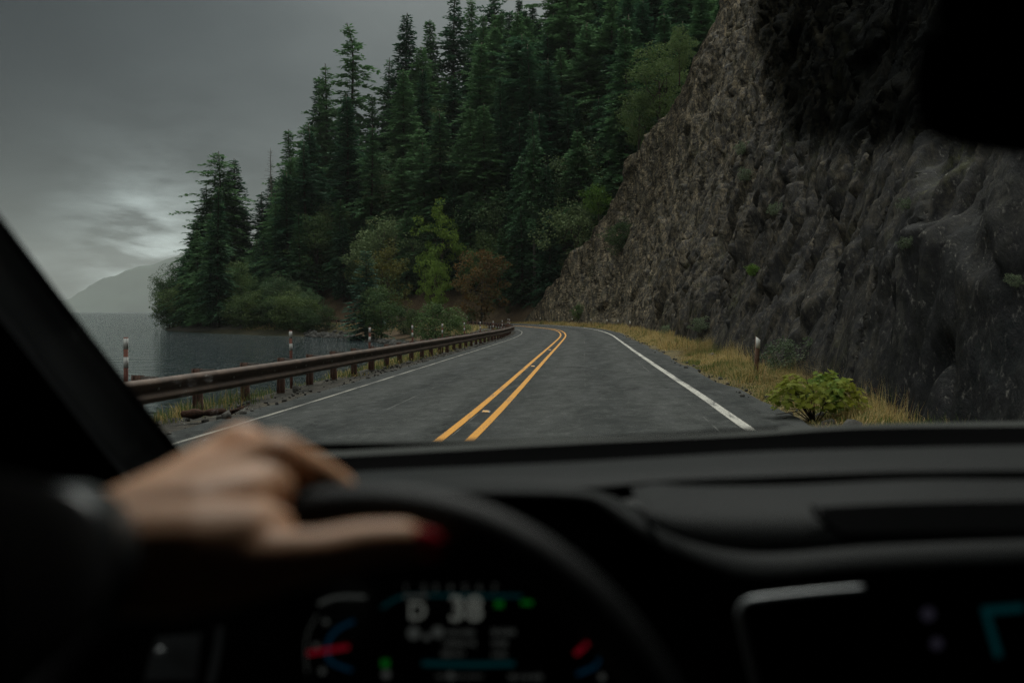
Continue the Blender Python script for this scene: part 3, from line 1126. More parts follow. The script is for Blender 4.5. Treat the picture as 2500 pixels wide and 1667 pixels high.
for px, top, d, w, lab in [
    (935, 385, 165, 1.0, 'pale rounded madrone crown high on the left of the forest'),
    (905, 470, 160, .95, 'pale madrone crown below and left of the highest one'),
    (1025, 352, 160, .9, 'olive madrone crown left of the soft pale fir'),
    (1060, 420, 152, .9, 'madrone crown just above the bright maple'),
    (1140, 345, 158, .8, 'small madrone crown against the trunk line of the soft fir'),
    (830, 560, 168, .9, 'dull green broadleaf crown low in the left forest'),
]:
    tree_px('madrone', 'madrone_tree', px, top, d, lab, width=w, group='madrones in the forest')
for px, top, base, d, w, lab in [
    (1612, 105, 330, 104, 1.0, 'light green broadleaf tree clinging to the upper edge of the cliff'),
    (1560, 215, 380, 106, .9, 'green broadleaf tree below the larger one on the cliff edge'),
    (1660, 60, 200, 100, .8, 'small broadleaf tree at the cliff edge near the top of the picture'),
]:
    tree_px('leaf_a', 'broadleaf_tree', px, top, d, lab, width=w, base=base, group='broadleaf trees on the cliff edge')
tree_px('limebush', 'maple_bush', 1462, 445, 116, 'bright lime green bush in the dark hollow beside the cliff', cat='bush', base=525)

# ---- the packed forest: firs and broadleaf trees whose outlines merge
SKY = np.array([(380, 760), (425, 640), (470, 580), (520, 440), (590, 450), (615, 590), (650, 520), (700, 380), (745, 340), (785, 230), (830, 190),
                (880, 190), (905, 300), (945, 200), (995, 90), (1060, 95), (1120, 30), (1200, 25), (1290, 15), (1340, -900), (1900, -900)], float)
g = NEXT(77)
cand = []
for k in range(5200):
    d = g.uniform(118, 225)
    px = g.uniform(385, 1790)
    p = at(px, 700, d)
    cand.append((p[0], p[1], px, d))
cand = np.array(cand)
cs_, co_ = nearest(cand[:, 0], cand[:, 1])
tz = terrain(cand[:, 0], cand[:, 1])
kept = [(x, y) for x, y, h in TREE_SPOTS]
n_fill = 0
order = np.argsort(cand[:, 3])
for i in order:
    x, y, px, d = cand[i]
    s, o = cs_[i], co_[i]
    if s < 112 or not (o > (9.5 if s < 165 else 6.0) or (s > 165 and o < -6)):
        continue
    if tz[i] < WATER + .8:
        continue
    sp = 4.0 if d < 170 else 4.9
    if min((x - a) ** 2 + (y - b) ** 2 for a, b in kept) < sp ** 2:
        continue
    zlim = at(px, np.interp(px, SKY[:, 0], SKY[:, 1]) + 12, d)[2]
    h = min(g.uniform(19, 34), zlim - tz[i])
    if o < 14 and s < 165:
        h = min(h, g.uniform(9, 18))
    if h < 5:
        continue
    # skip what the frame cannot show
    if proj((x, y, tz[i] + h))[1] > 700 and proj((x, y, tz[i] + h))[0] > 1330:
        continue
    if proj((x, y, tz[i]))[1] < -60:
        continue
    r = g.random()
    if r < (.60 if 800 < px < 1160 else .78):
        key = ('fir_a', 'fir_b', 'fir_c', 'fir_d', 'fir_ragged', 'fir_soft')[g.choice(6, p=(.26, .2, .2, .16, .08, .10))]
        tree(key, 'fir_tree', (x, y, tz[i] - .4), h, 'dark fir packed in the hillside forest, its outline merging with its neighbours', group='packed forest firs', width=g.uniform(1.15, 1.55))
    else:
        h = min(h, g.uniform(9, 17))
        key = ('leaf_a', 'leaf_b', 'madrone')[g.choice(3, p=(.45, .25, .30))]
        tree(key, 'broadleaf_tree', (x, y, tz[i] - .4), h, 'green broadleaf crown filling a gap between the packed forest firs', group='packed forest broadleaf trees', width=g.uniform(.85, 1.2))
    kept.append((x, y))
    n_fill += 1
    if n_fill > 345:
        break

# ---- shrubs and low trees crowding the shore of the point and the cove
g = NEXT(5)
shore_labels = 'green shrub crowding the waterline along the wooded point'
for px in np.arange(408, 770, 17):
    d = np.interp(px, [400, 430, 560, 700, 846], [182, 166, 144, 129, 117]) + g.uniform(-3.5, 2)
    top = np.interp(px, [400, 440, 560, 700, 770], [725, 715, 718, 730, 745]) + g.uniform(-30, 20)
    tree_px(('shrub_a', 'shrub_b')[int(g.integers(2))], 'shore_shrub', px, top, d, shore_labels, cat='shrub', group='shore shrubs', width=g.uniform(.9, 1.3))
for px in np.arange(420, 760, 26):
    d = np.interp(px, [400, 430, 560, 700, 846], [182, 166, 144, 129, 117]) + g.uniform(6, 10)
    top = np.interp(px, [400, 440, 560, 700, 770], [670, 650, 660, 690, 700]) + g.uniform(-35, 30)
    tree_px(('leaf_a', 'leaf_b', 'tallbush')[int(g.integers(3))], 'shore_tree', px, top, d, 'leafy tree behind the waterline shrubs of the point', group='leafy shore trees', width=g.uniform(.8, 1.1))
tree_px('madrone', 'madrone_tree', 412, 640, 178, 'madrone leaning out over the lake, leftmost tree of the point', width=.75)
for px, top, d in [(760, 730, 128), (800, 745, 124), (985, 745, 112), (1010, 752, 108), (1150, 752, 121), (1240, 745, 124)]:
    tree_px('shrub_b', 'bank_shrub', px, top, d, 'small dark shrub on the brown bank by the far guardrail', cat='shrub', group='bank shrubs')


# ---- plants on the cliff face
def cliff_at(px, py):
    X, Y = proj(CLIFF)
    d2 = (X - px) ** 2 + (Y - py) ** 2 + np.where(CLIFF[..., 1] < 1, 1e9, 0)
    near = np.argwhere(d2 < 36)
    if len(near) == 0:
        i = np.unravel_index(d2.argmin(), d2.shape)
    else:
        i = min((tuple(k) for k in near), key=lambda k: CLIFF[k][1])
    return CLIFF[i]


def cliff_plant(px, py, size, key, label, width=1.0, name='cliff_plant', cat='plant'):
    p = cliff_at(px, py)
    h = size / FPX * p[1]
    tree(key, name, (p[0] - .1, p[1] - .1, p[2] - h * .25), h, label, cat, 'plants on the cliff', width)


cliff_plant(1515, 600, 95, 'tallbush', 'round green bush rooted on the lower cliff edge', 1.35, 'cliff_bush', 'bush')
cliff_plant(1897, 520, 36, 'sagebush', 'pale grey green tuft in the middle of the rock face')
cliff_plant(1842, 665, 32, 'limebush', 'small lime green tuft low on the rock above the marker post', 1.2)
cliff_plant(1820, 440, 40, 'sagebush', 'dusty green tuft below the dark hollow of the rock')
cliff_plant(1815, 375, 36, 'sagebush', 'dusty green tuft on the upper rock face')
cliff_plant(2215, 515, 34, 'sagebush', 'dim green tuft in the dark rock under the mirror')
cliff_plant(2218, 602, 34, 'sagebush', 'dim green tuft, lower of two in the dark rock')
cliff_plant(2480, 690, 40, 'sagebush', 'faint green tuft at the far right edge of the rock')
cliff_plant(1707, 800, 44, 'sagebush', 'grey green clump at the foot of the rock left of the post', 1.2)
cliff_plant(1625, 812, 30, 'sagebush', 'small clump at the foot of the rock near the bend', 1.2)
cliff_plant(1410, 770, 50, 'tallbush', 'dull bush at the foot of the cliff in the bend', 1.1, 'cliff_bush', 'bush')

# ------------------------------------------------------------------ roadside plants
# leafy vine maple by the near verge
def leaf_shape(g, n, centre, rad, size):
    """five-pointed leaves scattered through a mound"""
    star = np.array([(0, -.35), (.28, -.30), (.55, -.05), (.30, .08), (.38, .50), (.12, .34), (0, .75), (-.12, .34), (-.38, .50), (-.30, .08), (-.55, -.05), (-.28, -.30)])
    V, F = [], []
    for k in range(n):
        p = g.normal(size=3)
        p /= np.linalg.norm(p)
        p[2] = abs(p[2])
        r = g.uniform(.30, 1.12) ** .6
        lobe = int(g.integers(6))
        lc = np.array([math.cos(lobe * 2.4) * .55, math.sin(lobe * 2.4) * .5, (.0, .30, .12, .45, .05, .22)[lobe]]) * rad
        c = centre + lc + p * rad * r * (.62, .40, .50, .34, .55, .45)[lobe]
        nrm = Vector((p[0] * .6 + g.normal() * .3, p[1] * .6 - .25 + g.normal() * .3, .75 + g.normal() * .2)).normalized()
        q = nrm.to_track_quat('Z', 'Y').to_matrix()
        a = g.uniform(0, 6.28)
        sz = size * g.uniform(.65, 1.25)
        ca, sa = math.cos(a), math.sin(a)
        for (u, v) in star:
            w = Vector(((u * ca - v * sa) * sz, (u * sa + v * ca) * sz, -.16 * sz * (u * u + v * v)))
            V.append(np.array(q @ w) + c)
        b0 = k * 12
        F.append([b0 + i for i in range(12)])
    return np.array(V), np.array(F)


def near_bush(px, base, d, rad, n, size, mat, name, label, seed):
    g = NEXT(seed)
    p = at(px, base, d)
    s, o = nearest([p[0]], [p[1]])
    p[2] = rp(s, o)[0][2] - .06
    root = link(name, None, None, label, 'bush')
    root.location = p
    rad = np.array(rad)
    V, F = leaf_shape(g, n, np.array([0, 0, rad[2] * .22]), rad, size)
    link('leaves', mesh_np('leaves', V, F, mat), root)
    st = MB()
    for k in range(14):
        e = g.normal(size=3)
        e /= np.linalg.norm(e)
        e[2] = abs(e[2])
        e = e * rad * .9
        st.tube([(0, 0, -.05), e * .5 + [0, 0, .08], e], [.010, .007, .004], 5)
    st.build('stems', M['bark'], root)
    return root


near_bush(1990, 985, 10.9, (.58, .50, .64), 760, .076, M['vine'], 'maple_bush', 'yellow-green leafy bush in the grass at the foot of the rock', 3)
p = rp(18.3, 5.6)
tree('sagebush', 'sage_bush', (p[0], p[1], p[2] - .1), .95, 'grey green shrub against the rock behind the white-topped post', 'bush', None, 1.0)


# ---- grass
def grass(name, S, O, hgt, wid, mats, weights, seed, label, zfun, lean=.35):
    g = NEXT(seed)
    n = len(S)
    B = rp(S, O)
    B[:, 2] += zfun(S, O) - .03
    az = g.uniform(0, 6.28, n)
    d = np.stack([np.cos(az), np.sin(az), np.zeros(n)], 1)
    side = np.stack([-np.sin(az + .6), np.cos(az + .6), np.zeros(n)], 1)
    H = hgt * g.uniform(.45, 1.15, n)
    W = wid * g.uniform(.6, 1.3, n)
    ln = np.where(g.random(n) < .35, g.uniform(.7, 1.35, n), g.uniform(.05, .7, n) * lean * 1.4) * H
    up = np.array([0, 0, 1.])
    # blades of one tuft lean together
    ta = 6.28 * vnoise(S * 2.3, O * 2.9, seed + 11) * 2
    td = np.stack([np.cos(ta), np.sin(ta), np.zeros(n)], 1)
    d = d * .55 + td * .75
    m = B + up * (H * .62)[:, None] + d * (ln * .28)[:, None]
    t = B + up * (H * np.sqrt(np.clip(1 - (ln / H) ** 2 * .5, .12, 1)))[:, None] + d * ln[:, None]
    V = np.stack([B - side * W[:, None] * .5, B + side * W[:, None] * .5, m + side * W[:, None] * .45, t, m - side * W[:, None] * .45], 1).reshape(-1, 3)
    k = np.arange(n) * 5
    F4 = np.stack([k, k + 1, k + 2, k + 4], 1)
    F3 = np.stack([k + 4, k + 2, k + 3], 1)
    me = mesh_np(name, V, [F4, F3])
    for mm in mats:
        me.materials.append(mm)
    pick = g.choice(len(mats), size=n, p=weights)
    # tufts of one kind grow together
    tuft = (vnoise(S * 1.1, O * 1.4, seed + 3) > .22)
    pick = np.where(tuft & (g.random(n) < .8), len(mats) - 1, pick)
    me.polygons.foreach_set('material_index', np.concatenate([pick, pick]).astype(np.int32))
    return link(name, me, None, label, 'grass', kind='stuff')


M['straw'] = foliage('straw grass', (.32, .23, .085), (.55, .41, .17), .2, .35)
M['straw2'] = foliage('pale seed heads', (.42, .33, .15), (.62, .50, .25), .2, .35)
M['redgrass'] = foliage('reddish dry grass', (.17, .085, .04), (.28, .16, .07), .2, .3)
M['green_grass'] = foliage('green grass', (.06, .095, .026), (.13, .17, .05), .2, .35)
g = NEXT(8)
n = 44000
S = 4 + 31 * g.random(n) ** .9
edge = 4.28 + .22 * vnoise(S * .7, S * 0, 4)
O = edge + g.random(n) ** .85 * (cl_base(S) + .45 - edge)
zf = lambda s, o: np.interp(o, orr, zrr)
grow = np.clip((O - 4.2) / .9, .22, 1) * (1 + 1.3 * vnoise(S * .9, O * 1.1, 6)) * np.where(g.random(n) < .12, 1.5, .85) * np.interp(S, [4, 11, 16], [.55, .62, 1.0])
grass('grass', S, O, .37 * grow, .0075, [M['straw'], M['straw2'], M['redgrass'], M['green_grass']], [.42, .28, .10, .20], 8,
      'dry straw and green grass along the foot of the rock', zf)
n = 26000
S = 6 + 17 * g.random(n)
edge = 4.22 + .15 * vnoise(S * .9, S * 0, 4)
O = edge + g.random(n) ** .9 * (cl_base(S) + .35 - edge)
grow = np.clip((O - 4.1) / .8, .3, 1) * (1 + 1.4 * vnoise(S * 1.3, O * 1.5, 26))
grass('grass', S, O, .27 * grow, .0085, [M['straw'], M['redgrass'], M['straw2'], M['green_grass']], [.30, .08, .17, .45], 28,
      'low green and yellow weeds round the nearest white-topped post and leafy bush', zf, .8)
n = 46000
S = 33 + 85 * g.random(n) ** 1.1
edge = 4.45 + .3 * vnoise(S * .5, S * 0, 4)
O = edge + g.random(n) * (6.7 - edge)
grow = np.clip((O - 4.3) / .9, .25, 1) * (1 + .8 * vnoise(S * .6, O * .8, 7))
grass('grass', S, O, .52 * grow, .019, [M['straw'], M['straw2'], M['redgrass'], M['green_grass']], [.50, .30, .08, .12], 9,
      'golden dry grass along the rock towards the bend', zf)
n = 42000
S = 9 + 85 * g.random(n) ** 1.25
O = -4.55 - g.random(n) ** .8 * 2.7 - .6 * np.abs(vnoise(S * .4, S * 0, 4))
zl = lambda s, o: np.interp(-o, -ov, zv)
grow = np.clip((-O - 4.3) / .9, .15, 1) * (1 + 1.1 * vnoise(S * .55, O * .8, 17))
keep = vnoise(S * .55, O * .6, 19) > -.08
S, O, grow = S[keep], O[keep], grow[keep]
grass('grass', S, O, .36 * grow, .008 + .00016 * S, [M['straw'], M['straw2'], M['green_grass']], [.26, .10, .64], 10,
      'green weeds and dry grass under the near guardrail', zl, .5)
n = 9000
S = 100 + 60 * g.random(n)
O = -4.6 - 4.5 * g.random(n)
grass('grass', S, O, .55 + 0 * S, .03, [M['straw'], M['straw2'], M['green_grass']], [.5, .2, .3], 11, 'dry grass on the bank of the cove round the bend', zl, .5)

# ------------------------------------------------------------------ guardrail
M['rail'] = simple('weathered brown steel', (.055, .038, .030), (.11, .075, .055), 2.5, .62, .45, .002, 40, .35)
M['railtop'] = M['rail']
M['rust_post'] = simple('rusty steel post', (.035, .020, .015), (.085, .040, .025), 6, .85, .25, .003, 50)
M['block'] = simple('dark treated block', (.030, .026, .023), (.055, .046, .040), 8, .85, .2, .002, 40)
M['bolt'] = simple('bolt head', (.45, .45, .43), None, 10, .5, .5, metal=.6)
M['retro'] = simple('white reflective band', (.52, .52, .50), (.40, .40, .39), 30, .6, .3)
M['white_top'] = simple('white post top', (.78, .78, .75), (.66, .66, .63), 30, .6, .3)
M['marker'] = simple('red brown marker post', (.12, .045, .035), (.17, .07, .05), 8, .8, .2)
M['wood'] = simple('brown wooden post', (.075, .042, .028), (.13, .075, .050), 9, .85, .2, .003, 60)


def rail_o(s):
    return -(3.35 + np.interp(s, [0, 10, 16, 25, 40, 60, 75, 95, 130, 175], [1.9, 1.78, 1.52, 1.40, 1.20, .92, .72, .85, 1.1, 1.1]))


def rail_ground(s):
    o = rail_o(s)
    return rp(s, o)[..., 2] - .10


rail = link('guardrail', None, None, 'long brown steel guardrail on rusty posts along the lake side of the road', 'guardrail')
sg = np.arange(2, 178, .5)
# W-beam section: (outward towards the road, height above ground)
prof = np.array([(.000, .700), (.030, .690), (.078, .655), (.082, .625), (.030, .585), (.000, .545), (.030, .505), (.082, .465), (.078, .435), (.030, .400), (.000, .390)])
prof[:, 1] = .715 - (.70 - prof[:, 1]) * 1.18
prof2 = prof - np.array([.006, 0])
og = rail_o(sg)
base = rp(sg, og)
dent = .02 * fbm(sg / 3, sg * 0, 91, 3)
V = []
tg = np.stack([np.interp(sg, RS, RN[:, 0]), np.interp(sg, RS, RN[:, 1])], 1)
sec = np.vstack([prof, prof2[::-1]])
for k in range(len(sec)):
    q = base.copy()
    q[:, :2] += tg * (sec[k, 0] + dent[:, None] * .5)
    q[:, 2] += sec[k, 1] - .10 + dent
    V.append(q)
V = np.stack(V, 1)
nS = len(sec)
i, j = np.meshgrid(np.arange(len(sg) - 1), np.arange(nS), indexing='ij')
a, b = i * nS + j, i * nS + (j + 1) % nS
F = np.stack([a, b, b + nS, a + nS], -1).reshape(-1, 4)
link('rail', mesh_np('rail', V.reshape(-1, 3), F, M['rail'], False), rail)

# lapped joints every second post
for s in np.arange(6.9, 60, 3.81):
    q = []
    for ds in (-.16, .16):
        b0 = rp(s + ds, float(rail_o(s + ds)))
        nx, ny = np.interp(s, RS, RN[:, 0]), np.interp(s, RS, RN[:, 1])
        dn = .02 * float(fbm(np.array([(s + ds) / 3]), np.array([0.]), 91, 3)[0])
        q.append([[b0[0] + nx * (a_ + .007 + dn * .5), b0[1] + ny * (a_ + .007 + dn * .5), b0[2] + z_ - .10 + dn] for a_, z_ in prof])
    link('splice', mesh_np('splice', np.array(q).reshape(-1, 3), gridfaces(2, len(prof)), M['rail']), rail)

# posts: I-section steel with a block behind the rail
pm = MB()
pm.box((0, 0, -.06), .012, .085, 1.60)
pm.box((-.072, 0, -.06), .012, .09, 1.598)
pm.box((.072, 0, -.06), .012, .09, 1.598)
pm.box((0, 0, -.06), .14, .008, 1.594)
post_me = pm.mesh('post', M['rust_post'])
bk = MB().box((.19, 0, .575), .22, .11, .30)
block_me = bk.mesh('block', M['block'])
bl = MB()
th = np.linspace(0, 6.283, 9)[:-1]
bl.tube([(.325, 0, .545), (.345, 0, .545)], .022, 8)
bolt_me = bl.mesh('bolt', M['bolt'], True)


def frame_at(o, s, off):
    p = rp(s, off)
    nx, ny = np.interp(s, RS, RN[:, 0]), np.interp(s, RS, RN[:, 1])
    o.location = p
    o.rotation_euler = (0, 0, math.atan2(ny, nx))


s_post = 3.05 + 1.905 * np.arange(90)
for k, s in enumerate(s_post):
    if s > 176:
        break
    oo = float(rail_o(s)) - .33
    for nm, me in (('post', post_me), ('block', block_me), ('bolt', bolt_me)):
        if nm == 'bolt' and s > 60:
            continue
        o = link(nm, me, rail)
        frame_at(o, s, oo)
        o.location[2] -= .10 - (.004 * (k % 3))
        o.rotation_euler[0] = .02 * math.sin(k * 2.3)
        o.rotation_euler[1] = .025 * math.sin(k * 1.7)

# splice bolts showing as pale dots on the beam near the car
for k, s in enumerate(np.arange(9.4, 26, 1.905)):
    o = link('bolt', bolt_me, rail)
    frame_at(o, s, float(rail_o(s)) - .315)
    o.location[2] -= .10


# ---- striped marker posts behind the rail
def find_s(px, offf, lo=4, hi=110):
    s = np.arange(lo, hi, .05)
    X, _ = proj(rp(s, offf(s)))
    return float(s[np.abs(X - px).argmin()])


stem_me = MB().box((0, 0, .60), .058, .028, 1.6).mesh('stem', M['marker'])
band_me = MB().box((0, 0, 0), .062, .033, .16).mesh('band', M['retro'])
mk = [(309, 'striped marker post nearest the car, dull behind the windscreen pillar'),
      (711, 'red and white striped marker post, second from the car along the rail'),
      (901, 'red and white striped marker post, third from the car along the rail'),
      (1008, 'red and white striped marker post, fourth from the car along the rail'),
      (1080, 'red and white striped marker post, fifth along the rail, beside the willow bush'),
      (1135, 'red and white striped marker post, sixth along the rail, right of the willow bush'),
      (1173, 'red and white striped marker post, seventh from the car along the rail'),
      (1204, 'red and white striped marker post, eighth from the car along the rail'),
      (1226, 'red and white striped marker post, ninth from the car along the rail'),
      (1240, 'red and white striped marker post, tenth from the car where the rail bends'),
      (1250, 'last striped marker post at the visible end of the near rail')]
for px, lab in mk:
    off = lambda s: rail_o(s) - .40
    s = find_s(px, off, 4, 84)
    root = link('marker_post', None, None, lab, 'marker post', 'striped marker posts along the guardrail')
    root.location = rp(s, float(off(s)))
    root.location[2] -= .17
    root.rotation_euler = (random.Random(px).uniform(-.02, .02), random.Random(px + 1).uniform(-.02, .02), -.09)
    link('stem', stem_me, root)
    for z in (1.30, 1.02):
        b_ = link('band', band_me, root)
        b_.location = (0, 0, z)
for k, s in enumerate((112, 118, 124, 130, 136, 143)):
    root = link('marker_post', None, None, 'tiny striped marker post on the guardrail round the bend', 'marker post', 'far marker posts')
    root.location = rp(s, float(rail_o(s)) - .4)
    root.location[2] -= .17
    link('stem', stem_me, root)
    for z in (1.30, 1.02):
        b_ = link('band', band_me, root)
        b_.location = (0, 0, z)

# ---- white-topped wooden posts below the rock
wp = MB()
wp.add([(-.042, -.040, -.3), (.042, -.040, -.3), (.042, .040, -.3), (-.042, .040, -.3),
        (-.042, -.040, .96), (.042, -.040, .90), (.042, .040, .90), (-.042, .040, .96)],
       np.array([[3, 2, 1, 0], [4, 5, 6, 7], [0, 1, 5, 4], [1, 2, 6, 5], [2, 3, 7, 6], [3, 0, 4, 7]]))
wood_me = wp.mesh('stem', M['wood'])
wc = MB()
wc.add([(-.044, -.046, .73), (.044, -.046, .71), (.044, -.038, .71), (-.044, -.038, .73),
        (-.044, -.046, .952), (.044, -.046, .888), (.044, -.038, .888), (-.044, -.038, .952)],
       np.array([[3, 2, 1, 0], [4, 5, 6, 7], [0, 1, 5, 4], [1, 2, 6, 5], [2, 3, 7, 6], [3, 0, 4, 7]]))
cap_me = wc.mesh('reflector', M['white_top'])
for px, o_, lab in [(1846, 4.95, 'brown wooden post with slanted white top, nearest to the car on the rock side'),
                    (1538, 5.2, 'white-topped post, second from the car on the rock side'),
                    (1509, 5.2, 'white-topped post, third from the car on the rock side'),
                    (1482, 5.2, 'white-topped post, fourth from the car on the rock side'),
                    (1443, 5.2, 'white-topped post, fifth from the car on the rock side'),
                    (1397, 5.2, 'tiny white-topped post, sixth along the foot of the rock'),
                    (1319, 5.2, 'tiny thin post at the far end of the rock in the bend')]:
    lo, hi = (8, 60) if px > 1600 else (60, 118)
    s = find_s(px, lambda q: q * 0 + o_, lo, hi)
    root = link('roadside_post', None, None, lab, 'post', 'white topped posts below the rock')
    root.location = rp(s, o_)
    root.location[2] -= .10
    root.rotation_euler = (.02, .03 if px > 1600 else 0, -.1)
    link('stem', wood_me, root)
    link('reflector', cap_me, root)

# ---- raised markers in slots between the yellow lines
M['slot'] = simple('dark milled slot', (.012, .013, .013), None, 30, .8, .2)
M['amber'] = simple('amber reflector', (.50, .22, .02), (.62, .32, .05), 40, .5, .3)
M['iron'] = simple('worn casting', (.10, .10, .10), (.2, .2, .19), 30, .5, .5, metal=.5)
for s, lab in ((12.6, 'amber road stud in a dark slot, nearest between the yellow lines'),
               (24.2, 'amber road stud in a dark slot, second between the yellow lines'),
               (36.0, 'amber road stud, third and farthest between the yellow lines')):
    root = link('road_stud', None, None, lab, 'road stud', 'studs between the yellow lines')
    c = rp(s, 0.0)
    root.location = c
    root.rotation_euler = (0, .03, -math.atan2(np.interp(s, RS, RT[:, 0]), np.interp(s, RS, RT[:, 1])))
    sl_ = MB().add([(-.075, -1.0, .006), (.075, -1.0, .006), (.075, .75, .006), (-.075, .75, .006)], np.array([[0, 1, 2, 3]]))
    sl_.build('slot', M['slot'], root)
    cb = MB()
    cb.add([(-.06, -.08, .008), (.06, -.08, .008), (.06, .08, .008), (-.06, .08, .008), (-.045, -.03, .028), (.045, -.03, .028), (.045, .03, .028), (-.045, .03, .028)],
           np.array([[4, 5, 6, 7], [0, 1, 5, 4], [1, 2, 6, 5], [2, 3, 7, 6], [3, 0, 4, 7]]))
    cb.build('casting', M['iron'], root)
    rf = MB()
    rf.add([(-.05, -.083, .014), (.05, -.083, .014), (.042, -.04, .032), (-.042, -.04, .032)], np.array([[0, 1, 2, 3]]))
    rf.build('reflector', M['amber'], root)

# ---- broken log lying by the rail, loose rocks on the gravel
M['log'] = simple('rotten red brown log', (.020, .013, .010), (.07, .036, .025), 7, .95, .1, .02, 25)
g = NEXT(4)
c0 = at(515, 1008, 13.0)
s, o = nearest([c0[0]], [c0[1]])
lp = rp(s, o)[0] + [0, 0, .02]
lm = MB()
ax = np.linspace(-.42, .38, 9)
lm.tube(np.stack([ax, .08 * ax ** 2, .09 + .02 * np.sin(ax * 5)], 1), .085 + .02 * g.normal(size=9), 9)
for k in range(5):
    e = .5 + .1 * k
    lm.tube([(.45, g.normal() * .06, .1 + g.normal() * .04), (.62 + .05 * k, g.normal() * .08, .16 + .03 * k)], [.03, .006], 4)
lg = lm.build('log', M['log'], None, True, label='broken reddish log lying under the guardrail near the car', cat='log')
lg.location = lp
lg.rotation_euler = (0, .05, .55)
lg.scale = (.8, .8, .7)
M['stone'] = simple('dark loose stone', (.035, .034, .032), (.09, .085, .075), 9, .9, .2, .01, 30)
st = MB()
phi = (1 + 5 ** .5) / 2
ico = np.array([(-1, phi, 0), (1, phi, 0), (-1, -phi, 0), (1, -phi, 0), (0, -1, phi), (0, 1, phi), (0, -1, -phi), (0, 1, -phi), (phi, 0, -1), (phi, 0, 1), (-phi, 0, -1), (-phi, 0, 1)]) / 1.9
icf = np.array([(0, 11, 5), (0, 5, 1), (0, 1, 7), (0, 7, 10), (0, 10, 11), (1, 5, 9), (5, 11, 4), (11, 10, 2), (10, 7, 6), (7, 1, 8), (3, 9, 4), (3, 4, 2), (3, 2, 6), (3, 6, 8), (3, 8, 9), (4, 9, 5), (2, 4, 11), (6, 2, 10), (8, 6, 7), (9, 8, 1)])
for k in range(900):
    s = 7 + 60 * g.random() ** 1.6
    left = g.random() < .7
    o = -(3.85 + 1.3 * g.random() ** 1.4) if left else 3.95 + .5 * g.random()
    sz = .012 + .05 * g.random() ** 3 + (.05 if left and g.random() < .04 else 0)
    V = ico * sz * g.uniform(.5, 1.2, 3) + g.normal(size=(12, 3)) * sz * .15
    st.add(V + rp(s, o) + [0, 0, -.04 - .02 * (abs(o) - 4) if abs(o) > 4.05 else .005], icf)
st.build('gravel', M['stone'], None, False, label='dark loose stones scattered along the pavement edges', cat='gravel', kind='stuff')
st = MB()
for k in range(700):
    s = 5 + 95 * g.random() ** 1.3
    o = float(cl_base(s)) - .75 + 1.0 * g.random() ** .6
    sz = .03 + .14 * g.random() ** 3
    V = ico * sz * g.uniform(.5, 1.2, 3) + g.normal(size=(12, 3)) * sz * .15
    st.add(V + rp(s, o) + [0, 0, -.08], icf)
st.build('fallen_rubble', M['stone'], None, False, label='dark broken stones fallen along the foot of the rock', cat='rubble', kind='stuff')
# riprap at the waterline of the cove
M['riprap'] = simple('pale grey shore rock', (.022, .022, .020), (.055, .053, .048), 3, .9, .2, .02, 20)
st = MB()
for k in range(420):
    px = g.uniform(745, 1000)
    d = np.interp(px, [700, 846, 960, 1000], [127, 113, 92, 84]) + g.normal() * 1.6
    p = at(px, 820, d)
    z = max(float(terrain(p[0:1], p[1:2])[0]), WATER - .1)
    sz = g.uniform(.15, .55)
    st.add(ico * sz * g.uniform(.6, 1.2, 3) + g.normal(size=(12, 3)) * sz * .15 + [p[0], p[1], z + .05], icf)
st.build('shore_rubble', M['riprap'], None, False, label='grey broken rocks at the waterline of the cove', cat='rocks', kind='stuff')

# ------------------------------------------------------------------ the car
M['plastic'] = simple('soft black dash plastic', (.0038, .0049, .0051), (.0052, .0064, .0066), 40, .55, .09, .0005, 900)
M['plastic_dark'] = simple('matt black trim', (.0018, .0019, .002), None, 40, .95, .01)
M['trim'] = simple('dark grey pillar trim', (.030, .034, .036), None, 60, .7, .35, .0004, 700)
M['paint'] = simple('dark car paint', (.012, .014, .015), None, 10, .25, .5)
M['cowl'] = simple('black wiper cowl', (.016, .019, .015), (.010, .012, .010), 9, .65, .2)
M['leather'] = simple('black leather', (.006, .0068, .0072), (.008, .009, .0095), 60, .48, .16, .0008, 400)
M['headliner'] = simple('dark headliner', (.05, .05, .05), None, 40, .95, .1)
M['screen'] = simple('unlit glass screen', (.002, .002, .0025), None, 10, .12, .35)
M['silver'] = simple('satin grey bezel', (.16, .17, .175), None, 30, .38, .5, metal=.4)


def emit(name, col, k):
    m, nt, out = newmat(name)
    e = nt.nodes.new('ShaderNodeEmission')
    e.inputs[0].default_value = (*col, 1)
    e.inputs[1].default_value = k
    nt.links.new(e.outputs[0], out.inputs[0])
    return m


M['lit'] = emit('lit display white', (.80, .86, .76), 0.055)
M['lit_dim'] = emit('dim display white', (.75, .82, .76), 0.020)
M['lit_teal'] = emit('display teal', (.02, .42, .48), 0.020)
M['lit_blue'] = emit('gauge blue', (.02, .22, .42), 0.030)
M['lit_red'] = emit('gauge red needle', (.85, .02, .06), 0.060)
M['lit_green'] = emit('indicator green', (.02, .60, .06), 0.045)
M['lit_violet'] = emit('screen icon violet', (.35, .33, .48), 0.020)

car = link('car', None, None, 'dark car interior seen from the driver seat, with dashboard, wheel and windscreen', 'car')
car.location = (0, 0, 0)


def line3(pts, n=48):
    """polyline of (photo x, photo y, depth) resampled smoothly to n world points"""
    P = np.array([at(*p) for p in pts])
    if len(P) > 2:
        P = catmull(P, 12)
    l = np.concatenate([[0], np.cumsum(np.linalg.norm(np.diff(P, axis=0), axis=1))])
    q = np.linspace(0, l[-1], n)
    return np.stack([np.interp(q, l, P[:, k]) for k in range(3)], 1)


